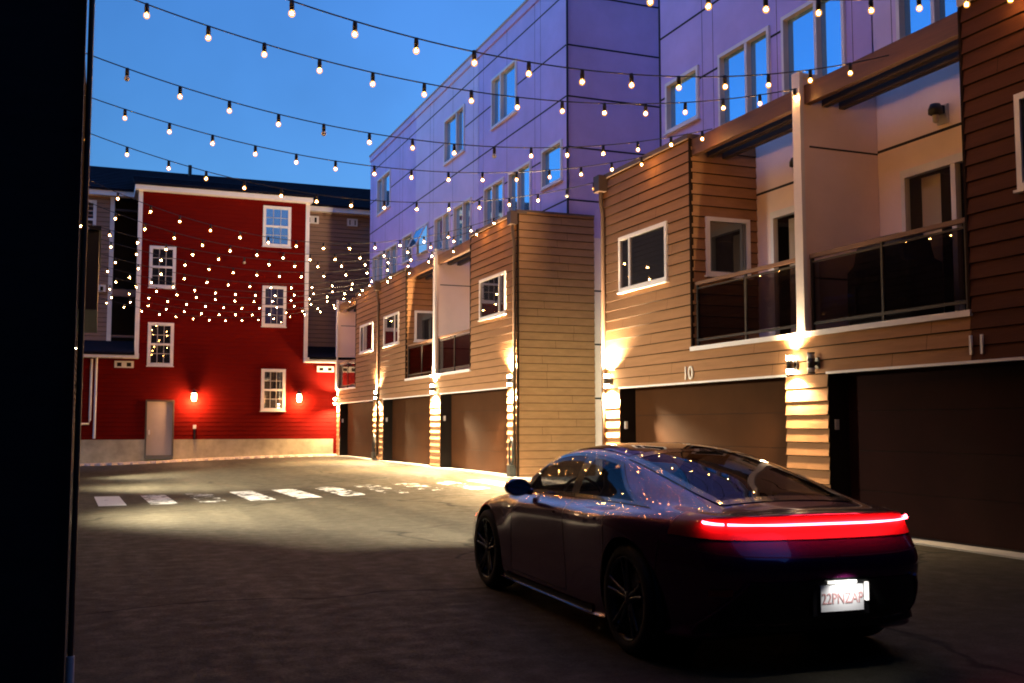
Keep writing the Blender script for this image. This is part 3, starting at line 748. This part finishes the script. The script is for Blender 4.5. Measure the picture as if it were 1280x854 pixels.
# stations: rows r0..r10 given as (x, y, z) on the half section
def st(y, zb, r2, r3, r4, r5, r6, r7, r8, r9, z10):
    q = lambda a: (a[0], y, a[1]) if len(a) == 2 else a
    r2 = q(r2)
    return [(0, y, zb), (max(r2[0] - .07, 0), y, zb + .0), r2, q(r3), q(r4), q(r5), q(r6), q(r7), q(r8), q(r9), (0, y, z10)]
NET = [
    [(0, 2.42, .2), (0, 2.46, .2), (0, 2.50, .24), (0, 2.555, .36), (0, 2.56, .50), (0, 2.52, .60), (0, 2.48, .635), (0, 2.46, .642), (0, 2.45, .647), (0, 2.44, .65), (0, 2.43, .655)],
    [(.3, 2.40, .19), (.42, 2.44, .19), (.48, 2.47, .24), (.50, 2.53, .36), (.50, 2.53, .50), (.48, 2.49, .60), (.44, 2.45, .64), (.36, 2.44, .645), (.28, 2.43, .65), (.14, 2.43, .655), (0, 2.42, .66)],
    [(.5, 2.3, .18), (.70, 2.32, .18), (.78, 2.35, .24), (.82, 2.40, .37), (.82, 2.40, .52), (.78, 2.36, .64), (.70, 2.32, .675), (.58, 2.34, .665), (.44, 2.36, .665), (.22, 2.38, .67), (0, 2.38, .675)],
    st(2.15, .17, (.87, .24), (.90, .38), (.91, .55), (.86, .69), (.76, .735), (.62, .71), (.45, .71), (.22, .715), .72),
    st(1.95, .16, (.91, .24), (.94, .42), (.95, .58), (.90, .745), (.78, .80), (.63, .765), (.45, .765), (.22, .78), .785),
    st(1.59, .16, (.93, .24), (.975, .45), (.985, .64), (.94, .81), (.81, .872), (.66, .84), (.46, .835), (.22, .85), .855),
    st(1.15, .16, (.93, .20), (.955, .42), (.965, .62), (.935, .82), (.86, .92), (.73, .928), (.58, .935), (.30, .95), .955),
    st(.80, .16, (.93, .19), (.94, .40), (.955, .63), (0.947, 0.845), (0.835, 0.943), (.80, 1.035), (.735, 1.105), (.40, 1.15), 1.17),
    st(.40, .16, (.93, .19), (.935, .40), (.95, .64), (0.947, 0.855), (0.845, 0.953), (.775, 1.125), (.665, 1.275), (.36, 1.335), 1.35),
    st(0, .16, (.93, .19), (.935, .40), (.95, .65), (0.947, 0.865), (0.850, 0.958), (.765, 1.16), (.62, 1.335), (.33, 1.39), 1.40),
    st(-.45, .16, (.93, .19), (.94, .40), (.955, .655), (0.952, 0.870), (0.855, 0.966), (.76, 1.155), (.605, 1.32), (.32, 1.38), 1.392),
    st(-.9, .16, (.94, .20), (.96, .42), (.98, .67), (0.977, 0.880), (0.865, 0.976), (.755, 1.13), (.595, 1.262), (.32, 1.325), 1.338),
    st(-1.4, .17, (.95, .25), (.99, .46), (1.0, .70), (0.997, 0.905), (0.875, 0.986), (.755, 1.085), (.59, 1.165), (.32, 1.218), 1.232),
    st(-1.85, .18, (.91, .28), (.945, .47), (.955, .70), (.93, .90), (.835, .98), (.70, 1.028), (.565, 1.066), (.30, 1.10), 1.11),
    [(0, -2.2, .20), (.77, -2.2, .20), (.82, -2.2, .30), (.845, -2.2, .48), (.86, -2.2, .70), (.82, -2.2, .885), (.745, -2.2, .967), (.63, -2.2, .988), (.52, -2.2, 1.0), (.28, -2.2, 1.012), (0, -2.2, 1.018)],
    [(0, -2.3, .22), (.64, -2.3, .22), (.69, -2.34, .30), (.70, -2.445, .50), (.705, -2.475, .70), (.67, -2.385, .875), (.65, -2.36, .966), (.53, -2.395, .982), (.41, -2.41, .990), (.23, -2.425, .997), (0, -2.43, 1.0)],
    [(0, -2.38, .25), (.38, -2.38, .25), (.41, -2.44, .30), (.43, -2.56, .50), (.43, -2.585, .70), (.41, -2.455, .872), (.38, -2.45, .972), (.31, -2.466, .985), (.24, -2.475, .990), (.13, -2.48, .994), (0, -2.48, .995)],
    [(0, -2.40, .25), (0, -2.42, .25), (0, -2.46, .30), (0, -2.585, .50), (0, -2.61, .70), (0, -2.48, .872), (0, -2.475, .975), (0, -2.482, .985), (0, -2.488, .989), (0, -2.49, .992), (0, -2.492, .993)],
]
A = np.array(NET, float) * SC
def cr(p0, p1, p2, p3, t):
    return .5 * (2 * p1 + (p2 - p0) * t + (2 * p0 - 5 * p1 + 4 * p2 - p3) * t * t + (3 * p1 - p0 - 3 * p2 + p3) * t ** 3)
def col_at(arr, u):
    n = len(arr) - 1; u = min(max(u, 0), n); i = min(int(u), n - 1); t = u - i
    g = lambda k: arr[k] if 0 <= k <= n else (2 * arr[0] - arr[1] if k < 0 else 2 * arr[n] - arr[n - 1])
    return cr(g(i - 1), g(i), g(i + 1), g(i + 2), t)
def mirror_pad(u):  # ends wrap over the centre line, so pad with mirrored stations
    return u
Ap = np.concatenate([A[1:2] * np.array([-1, 1, 1]), A, A[-2:-1] * np.array([-1, 1, 1])])
def S(u, v):
    row = col_at(Ap, u + 1)
    n = 10; v = min(max(v, 0), n); i = min(int(v), n - 1); t = v - i
    g = lambda k: row[k] if 0 <= k <= n else (2 * row[0] - row[1] if k < 0 else row[2 * n - k] * np.array([-1, 1, 1]))
    p = cr(g(i - 1), g(i), g(i + 1), g(i + 2), t)
    p[0] = max(p[0], 0)
    return p
def Nrm(u, v, e=.03):
    a = S(u + e, v) - S(u - e, v); b = S(u, v + e) - S(u, v - e)
    n = np.cross(a, b); l = np.linalg.norm(n)
    n = n / l if l > 1e-9 else np.array([0, -1., 0])
    c = S(u, v) - np.array([0, 0, .55])
    return n if n @ c > 0 else -n
def Sp(u, v, off, sx=1):
    p = S(u, v) + Nrm(u, v) * off
    return (p[0] * sx, p[1], p[2])
AXR, AXF, WR = -1.56 * SC, 1.59 * SC, .36
RA = .405
# window regions in (u, v)
def us(v): return 6.72 + (v - 6.12) / 1.75 * 1.12
def ue(v): return 12.65 - (max(v - 6.12, 0) / 1.75) ** .75 * 1.8
def in_side(u, v, m=0.): return 6.12 + m < v < 7.87 - m and us(v) + m < u < ue(v) - m
def in_rear(u, v, m=0.): return v > 8.22 + m and 10.75 + m < u < 13.55 - m
def in_front(u, v, m=0.): return v > 8.10 + m and 6.15 + m < u < 8.2 - m
NU, NV = 17 * 12, 10 * 9
mb = MB()
UU = np.linspace(0, 17, NU + 1); VV = np.linspace(0, 10, NV + 1)
G = np.array([[S(u, v) for v in VV] for u in UU])
def side_hit(p):
    for ax in (AXR, AXF):
        if (p[1] - ax) ** 2 + (p[2] - WR) ** 2 < RA ** 2 and p[0] > .55: return ax
    return None
keep = []
for i in range(NU):
    for j in range(NV):
        uc, vc = (UU[i] + UU[i + 1]) / 2, (VV[j] + VV[j + 1]) / 2
        c = (G[i, j] + G[i + 1, j] + G[i, j + 1] + G[i + 1, j + 1]) / 4
        if in_side(uc, vc, .13) or in_rear(uc, vc, .15) or in_front(uc, vc, .15): continue
        if vc > .2 and side_hit(c) is not None: continue
        keep.append((i, j))
used = {}
for i, j in keep:
    for a, b in ((i, j), (i + 1, j), (i + 1, j + 1), (i, j + 1)): used[(a, b)] = used.get((a, b), 0) + 1
for (a, b), n in used.items():   # snap arch edges to the circle
    p = G[a, b]
    for ax in (AXR, AXF):
        d = math.hypot(p[1] - ax, p[2] - WR)
        if n < 4 and abs(d - RA) < .05 and p[0] > .55 and 0 < a < NU and 0 < b < NV:
            f = RA / d; p[1] = ax + (p[1] - ax) * f; p[2] = WR + (p[2] - WR) * f
for sx in (1, -1):
    idx = {}; vs = []; fs = []
    for i, j in keep:
        q = []
        for a, b in ((i, j), (i + 1, j), (i + 1, j + 1), (i, j + 1)):
            if (a, b) not in idx: idx[(a, b)] = len(vs); p = G[a, b]; vs.append((p[0] * sx, p[1], p[2]))
            q.append(idx[(a, b)])
        fs.append(q if sx > 0 else q[::-1])
    mb.add(vs, fs, 0, True)
def cbuild(m, name, mats, parent=None, weld=False): return m.build(name, mats, parent or tc, origin=(0, 0, 0), weld=weld)
body = cbuild(mb, 'body', 'carpaint', weld=True)
def patch(name, mats, uf, vf, nu, nv, off, sides=(1, -1), parent=None, label=None):
    m = MB()
    for sx in sides:
        m.grid([[Sp(uf(a / nu, b / nv), vf(a / nu, b / nv), off, sx) for b in range(nv + 1)] for a in range(nu + 1)])
    o = cbuild(m, name, mats, parent)
    return o
def ring(name, mat, uf, vf, w, off, sides=(1, -1), closed=True, n=40, parent=None):
    """frame band along the border of a (a,b) unit square, w wide in unit-square terms"""
    m = MB()
    o_ = [(k / n, 0) for k in range(n)] + [(1, k / n) for k in range(n)] + [(1 - k / n, 1) for k in range(n)] + [(0, 1 - k / n) for k in range(n)]
    o_.append(o_[0])
    for sx in sides:
        m.grid([[Sp(uf(*q), vf(*q), off, sx) for q in ((a, b), (w[0] + a * (1 - 2 * w[0]), w[1] + b * (1 - 2 * w[1])))] for a, b in o_])
    return cbuild(m, name, mat, parent)
sv = lambda a, b: 6.10 + b * 1.79
su = lambda a, b: us(sv(a, b)) + a * (ue(sv(a, b)) - us(sv(a, b)))
for sx in (1, -1):
    w = patch('side_window', 'carglass', su, sv, 40, 14, .003, (sx,))
    ring('window_surround', 'carblack', su, sv, (.04, .10), .006, (sx,), parent=w)
    patch('door_pillar', 'carblack', lambda a, b: 9.62 + .32 * a - .10 * b, sv, 4, 10, .005, (sx,), parent=w)
rv = lambda a, b: 8.18 + b * 1.82
ru = lambda a, b: 10.72 + a * 2.86
rw = patch('rear_window', 'carglass', ru, rv, 30, 16, .003)
m = MB()
for sx in (1, -1):
    m.grid([[Sp(ru(a / 30, 0), 8.12 + k * .24, .006, sx) for k in (0, 1)] for a in range(31)])
    m.grid([[Sp(10.66 + k * .26, rv(0, b / 16), .0055, sx) for k in (0, 1)] for b in range(17)])
    m.grid([[Sp(13.38 + k * .24, rv(0, b / 16), .0055, sx) for k in (0, 1)] for b in range(17)])
cbuild(m, 'window_surround', 'carblack', rw)
fw_ = patch('windscreen', 'carglass', lambda a, b: 6.1 + a * 2.1, lambda a, b: 8.08 + b * 1.92, 20, 14, .003)
ring('window_surround', 'carblack', lambda a, b: 6.1 + a * 2.1, lambda a, b: 8.08 + b * 1.92, (.05, .07), .006, parent=fw_)
patch('glass_roof', 'roofglass', lambda a, b: 8.12 + a * 2.5, lambda a, b: 8.25 + b * 1.75, 24, 14, .005)
# tail light: red lens widened to carry the glow, with a thin bright bar split by the lid gap
tlm = patch('tail_light', 'tail_lens', lambda a, b: 13.5 + a * 3.5, lambda a, b: 4.75 + b * 1.6, 70, 16, .005)
for u0, u1, sides in ((14.32, 14.98, (1,)), (14.32, 14.98, (-1,)), (15.06, 17.0, (1, -1))):
    m = MB()
    for sx in sides:
        m.grid([[Sp(u0 + (u1 - u0) * k / 30, 5.46 + q, o2, sx) for q, o2 in ((-.055, .010), (-.055, .034), (.055, .034), (.055, .010))] for k in range(31)])
    cbuild(m, 'light_bar', 'tail_core', tlm, weld=True)
# lower bumper insert (diffuser) with recessed plate
def yrear(x, z):
    """rear face depth at (x, z)"""
    best = None
    for u in np.linspace(14, 17, 61):
        for v in (1.5, 2, 2.25, 2.5, 2.75, 3, 3.25, 3.5, 3.75, 4):
            p = S(u, v); d = (p[0] - abs(x)) ** 2 + (p[2] - z) ** 2
            if best is None or d < best[0]: best = (d, p[1])
    return best[1]
m = MB(); nx = 40; rows = []
for i in range(nx + 1):
    f = -1 + 2 * i / nx; r_ = []
    for k in range(7):
        z = .255 + (.575 - .255) * k / 6
        hw = .80 - .22 * k / 6
        x = f * hw; r_.append((x, yrear(x, z) - .012, z))
    rows.append(r_)
m.grid(rows); cbuild(m, 'diffuser', 'carmatte')
for sx in (1, -1):
    m = MB(); pts = [(sx * (.80 - .22 * k / 6 + .015), yrear(.80 - .22 * k / 6 + .015, .255 + .32 * k / 6) - .018, .255 + .32 * k / 6) for k in range(7)]
    m.tube(pts, .012, 6); cbuild(m, 'bumper_crease', 'carpaint')
yp = yrear(0, .47) - .03
m = MB(); m.box(-.2, .2, yp, yp + .04, .37, .59); cbuild(m, 'plate_holder', 'carblack')
m = MB(); m.box(-.152, .152, yp - .012, yp - .004, .395, .549); pl = cbuild(m, 'number_plate', 'plate')
o = text('plate_text', '22PNZAP', .083, .0015, 'plate_red', pl, 'CENTER'); o.location = (0, yp - .0135, .468); o.rotation_euler = (R(90), 0, 0); o.scale = (.86, 1.1, 1)
m = MB(); m.box(.165, .185, yp - .02, yp - .002, .45, .56); m.box(-.1, .1, yp - .02, yp - .002, .558, .575)
cbuild(m, 'plate_lamp', emit('plate_lamp_lens', (1, .95, .85), 1.4))
spot('plate_light', (.03, yp - .11, .60), (R(38), 0, 0), 3.2, 120, (1, .96, .9), .5, .01, tc)
# wheels
def wheel(ax, sx, wdt):
    x1 = sx * (.945 if ax > 0 else .955)   # outer face
    xi = x1 - sx * wdt
    wempty = MB()
    c = (0, ax, WR)
    wempty.lathe([(.272, xi), (.335, xi), (.354, xi + sx * .02), (.36, xi + sx * .05), (.36, x1 - sx * .05), (.354, x1 - sx * .022), (.33, x1 - sx * .002), (.285, x1), (.268, x1 - sx * .012)], c, 'x', 64)
    w = cbuild(wempty, 'wheel', 'rubber')
    rm_ = MB()
    rm_.lathe([(.268, xi), (.255, xi + sx * .03), (.235, x1 - sx * .08), (.255, x1 - sx * .02), (.27, x1 - sx * .002), (.276, x1 - sx * .006)], c, 'x', 64)
    for k in range(5):
        for dl in (-.16, .16):
            a = k / 5 * 2 * math.pi + .3
            p0 = (x1 - sx * .035, ax + .05 * math.cos(a + dl * 1.6), WR + .05 * math.sin(a + dl * 1.6))
            p1 = (x1 - sx * .022, ax + .15 * math.cos(a + dl * .9), WR + .15 * math.sin(a + dl * .9))
            p2 = (x1 - sx * .008, ax + .262 * math.cos(a + dl), WR + .262 * math.sin(a + dl))
            rm_.tube([p0, p1, p2], [.020, .016, .014], 6)
    rm_.lathe([(0, x1 - sx * .012), (.035, x1 - sx * .014), (.065, x1 - sx * .03), (.07, x1 - sx * .06)], c, 'x', 32)
    cbuild(rm_, 'rim', 'rim', w)
    d = MB(); d.lathe([(.08, x1 - sx * .09), (.205, x1 - sx * .09), (.205, x1 - sx * .12), (.08, x1 - sx * .12)], c, 'x', 48); cbuild(d, 'brake_disc', 'disc', w)
for ax, wd in ((AXF, .25), (AXR, .29)):
    for sx in (1, -1): wheel(ax, sx, wd)
# arch liners and underbody
for ax in (AXR, AXF):
    for sx in (1, -1):
        m = MB(); n = 30; rows = []
        for k in range(n + 1):
            a = R(-35) + R(250) * k / n
            rows.append([(sx * xx, ax + (RA + .003) * math.cos(a), WR + (RA + .003) * math.sin(a)) for xx in (.55, .925)])
        m.grid(rows)
        m.lathe([(.0, sx * .56), (RA, sx * .56)], (0, ax, WR), 'x', 32)
        cbuild(m, 'wheel_arch_liner', 'carmatte')
# cabin
m = MB(); m.box(-.78, .78, -1.5, 1.0, .25, .30); m.box(-.80, -.76, -1.4, 1.0, .30, .88); m.box(.76, .80, -1.4, 1.0, .30, .88); m.box(-.78, .78, .72, 1.1, .5, .90); m.box(-.66, .66, -2.0, -1.25, .80, .84); cbuild(m, 'cabin', 'seat')
def seat(x, y, w=.25):
    m = MB(); sec = []
    for z, dy, hw, th in ((.42, 0, w * .9, .09), (.62, -.07, w, .09), (.85, -.16, w * .9, .07), (.97, -.20, w * .5, .05), (1.02, -.215, w * .42, .05), (1.12, -.24, w * .46, .06), (1.16, -.25, w * .3, .03)):
        ring_ = []
        for k in range(17):
            a = k / 16 * 2 * math.pi; q = lambda v: math.copysign(abs(v) ** .6, v)
            ring_.append((x + hw * q(math.cos(a)), y + dy + th * q(math.sin(a)), z))
        sec.append(ring_)
    m.grid(sec); m.box(x - w, x + w, y, y + .5, .30, .46); cbuild(m, 'seat', 'seat')
for x in (-.38, .38): seat(x, .05); seat(x, -.85, .22)
m = MB(); n = 28
m.tube([(-.38 + .18 * math.cos(k / n * 2 * math.pi), .52 + .06 * math.sin(k / n * 2 * math.pi), .88 + .17 * math.sin(k / n * 2 * math.pi)) for k in range(n + 1)], .014, 8); cbuild(m, 'steering_wheel', 'seat')
# mirrors
for sx in (1, -1):
    m = MB(); sec = []
    for y, a, b in ((.10, .01, .01), (.085, .055, .04), (.04, .105, .07), (-.03, .115, .075), (-.055, .108, .068)):
        sec.append([(sx * (.99 + a * math.cos(k / 24 * 2 * math.pi)), .52 + y, .985 + b * math.sin(k / 24 * 2 * math.pi)) for k in range(25)])
    m.grid(sec); m.tube([(sx * .84, .56, .94), (sx * .93, .55, .95)], [.03, .025], 8)
    mo = cbuild(m, 'wing_mirror', 'carpaint')
    m = MB(); m.add([(sx * (.99 + .1 * math.cos(k / 24 * 2 * math.pi)), .52 - .053, .985 + .062 * math.sin(k / 24 * 2 * math.pi)) for k in range(24)], [tuple(range(24))]); cbuild(m, 'mirror_glass', 'sky_glass', mo)
# doors: seams and flush handles
for sx in (1, -1):
    def line(pts, name='door_seam'):
        m = MB(); m.grid([[Sp(u - .012 if abs(du) < .5 else u, v - (.012 if abs(du) >= .5 else 0), .0015, sx), Sp(u + .012 if abs(du) < .5 else u, v + (.012 if abs(du) >= .5 else 0), .0015, sx)] for u, v, du in pts])
        cbuild(m, name, 'carmatte')
    line([(7.0 - .35 * k / 20, 6.0 - 3.6 * k / 20, 0) for k in range(21)])
    line([(9.78 + .1 * k / 20, 6.05 - 3.65 * k / 20, 0) for k in range(21)])
    line([(11.55 + .15 * math.sin(k / 20 * 3.1), 6.05 - 3.0 * k / 20, 0) for k in range(21)])
    line([(6.65 + 3.2 * k / 20, 2.4, 1) for k in range(21)])
    line([(13.25 + 3.7 * k / 40, 4.45 - .25 * math.sin(k / 40 * 1.6), 1) for k in range(41)], 'bumper_seam'); line([(13.3 - .1 * k / 12, 4.45 - 1.2 * k / 12, 0) for k in range(13)], 'bumper_seam')
    patch('rear_reflector', 'tail_lens', lambda a, b: 14.55 + a * .55, lambda a, b: 3.02 + b * .2, 8, 3, .006, (sx,))
    for u0 in (8.95, 10.95):
        h = patch('door_handle', 'carpaint', lambda a, b: u0 + a * .42, lambda a, b: 4.85 + b * .14, 8, 3, .012, (sx,))
# side sills, front lamps, markers
for sx in (1, -1):
    patch('side_skirt', 'carmatte', lambda a, b: 6.2 + a * 4.9, lambda a, b: 1.6 + b * .6, 30, 4, .012, (sx,))
    h = patch('headlight', 'head', lambda a, b: 1.1 + a * .9, lambda a, b: 4.55 + b * .8, 10, 6, .006, (sx,))
    patch('side_marker', 'marker', lambda a, b: 2.75 + a * .35, lambda a, b: 4.55 + b * .22, 6, 3, .006, (sx,))

# headlight beams: lamps whose own beam profile has a low-beam cut-off
def headlamp(x, power):
    l = bpy.data.lights.new('headlight_beam', 'POINT'); l.energy = power; l.color = (1., .92, .74); l.shadow_soft_size = .05
    l.use_nodes = True; N = l.node_tree.nodes; L = l.node_tree.links
    em = [n for n in N if n.type == 'EMISSION'][0]
    tcn = N.new('ShaderNodeTexCoord'); sp = N.new('ShaderNodeSeparateXYZ'); L.new(tcn.outputs['Normal'], sp.inputs[0])
    def mr(src, a, b):
        r = N.new('ShaderNodeMapRange'); r.interpolation_type = 'SMOOTHSTEP'; r.inputs['From Min'].default_value = a; r.inputs['From Max'].default_value = b
        L.new(src, r.inputs['Value']); return r.outputs[0]
    def mul(p, q):
        k = N.new('ShaderNodeMath'); k.operation = 'MULTIPLY'; L.new(p, k.inputs[0]); L.new(q, k.inputs[1]); return k.outputs[0]
    up = mr(sp.outputs['Z'], .06, .005); fwd = mr(sp.outputs['Y'], .80, .98); low = mr(sp.outputs['Z'], -.30, -.10); near_h = mr(sp.outputs['Z'], .02, -.09)
    ad = N.new('ShaderNodeMath'); ad.operation = 'MULTIPLY_ADD'; L.new(near_h, ad.inputs[0]); ad.inputs[1].default_value = .93; ad.inputs[2].default_value = .07
    L.new(mul(mul(mul(up, fwd), low), ad.outputs[0]), em.inputs['Strength'])
    o = bpy.data.objects.new('headlight_beam', l); COL.objects.link(o); o.parent = tc; o.location = (x, 2.62, .64)
for x in (-.68, .68): headlamp(x, 9000)

# ------------------------------------------------------------------ sky, sun, camera
w = bpy.data.worlds.new('World'); scene.world = w; w.use_nodes = True
N, L = w.node_tree.nodes, w.node_tree.links
bg = N['Background']; sk = N.new('ShaderNodeTexSky'); sk.sky_type = 'NISHITA'; sk.sun_disc = False
sk.sun_elevation = R(-3.5); sk.sun_rotation = R(-72); sk.altitude = 50; sk.air_density = 1.; sk.dust_density = .4; sk.ozone_density = 3.
mx = N.new('ShaderNodeMix'); mx.data_type = 'RGBA'; mx.blend_type = 'MULTIPLY'; mx.inputs['Factor'].default_value = 1
L.new(sk.outputs[0], mx.inputs[6]); mx.inputs[7].default_value = (1.2, 3.25, 2.85, 1)
tcw = N.new('ShaderNodeTexCoord'); sx_ = N.new('ShaderNodeSeparateXYZ'); L.new(tcw.outputs['Generated'], sx_.inputs[0])
gr = N.new('ShaderNodeMapRange'); gr.inputs['From Min'].default_value = -.08; gr.inputs['From Max'].default_value = .36; gr.inputs['To Min'].default_value = .70; gr.inputs['To Max'].default_value = 1.45
L.new(sx_.outputs['X'], gr.inputs['Value'])
cn = N.new('ShaderNodeTexNoise'); cn.inputs['Scale'].default_value = 2.6; cn.inputs['Detail'].default_value = 5; cn.inputs['Roughness'].default_value = .55; L.new(tcw.outputs['Generated'], cn.inputs['Vector'])
cr_ = N.new('ShaderNodeMapRange'); cr_.inputs['From Min'].default_value = .3; cr_.inputs['From Max'].default_value = .7; cr_.inputs['To Min'].default_value = .86; cr_.inputs['To Max'].default_value = 1.16; L.new(cn.outputs['Fac'], cr_.inputs['Value'])
ml = N.new('ShaderNodeMath'); ml.operation = 'MULTIPLY'; L.new(gr.outputs[0], ml.inputs[0]); L.new(cr_.outputs[0], ml.inputs[1])
sc_ = N.new('ShaderNodeVectorMath'); sc_.operation = 'SCALE'; L.new(mx.outputs[2], sc_.inputs[0]); L.new(ml.outputs[0], sc_.inputs['Scale'])
L.new(sc_.outputs[0], bg.inputs[0]); bg.inputs[1].default_value = 5.6
sl = bpy.data.lights.new('dusk_glow', 'SUN'); sl.energy = 1.1; sl.angle = R(35); sl.color = (.18, .36, 1.)  # added blue lamp for the glow of the dusk sky; the real one has set
so = bpy.data.objects.new('dusk_glow', sl); COL.objects.link(so); so.rotation_euler = (0, R(-52), R(12))

cam = bpy.data.cameras.new('camera'); co = bpy.data.objects.new('camera', cam); COL.objects.link(co)
cam.sensor_width = 36; cam.lens = 1310 / 1280 * 36; cam.clip_end = 2000; cam.clip_start = .02
yaw, pitch = R(21.511), R(4.626)
co.location = (0, 0, 1.5); co.rotation_euler = (R(90) + pitch, 0, -yaw)
scene.camera = co
vs = scene.view_settings; vs.view_transform = 'Standard'; vs.look = 'None'; vs.exposure = 0; vs.gamma = 1; vs.use_curve_mapping = False
scene.render.engine = 'CYCLES'
cy = scene.cycles; cy.use_denoising = True; cy.max_bounces = 8; cy.transparent_max_bounces = 12; cy.use_light_tree = True; cy.pixel_filter_type = 'BLACKMAN_HARRIS'; cy.filter_width = 1.9; cy.sample_clamp_indirect = 6
cy.caustics_reflective = False; cy.caustics_refractive = False
scene.render.film_transparent = False
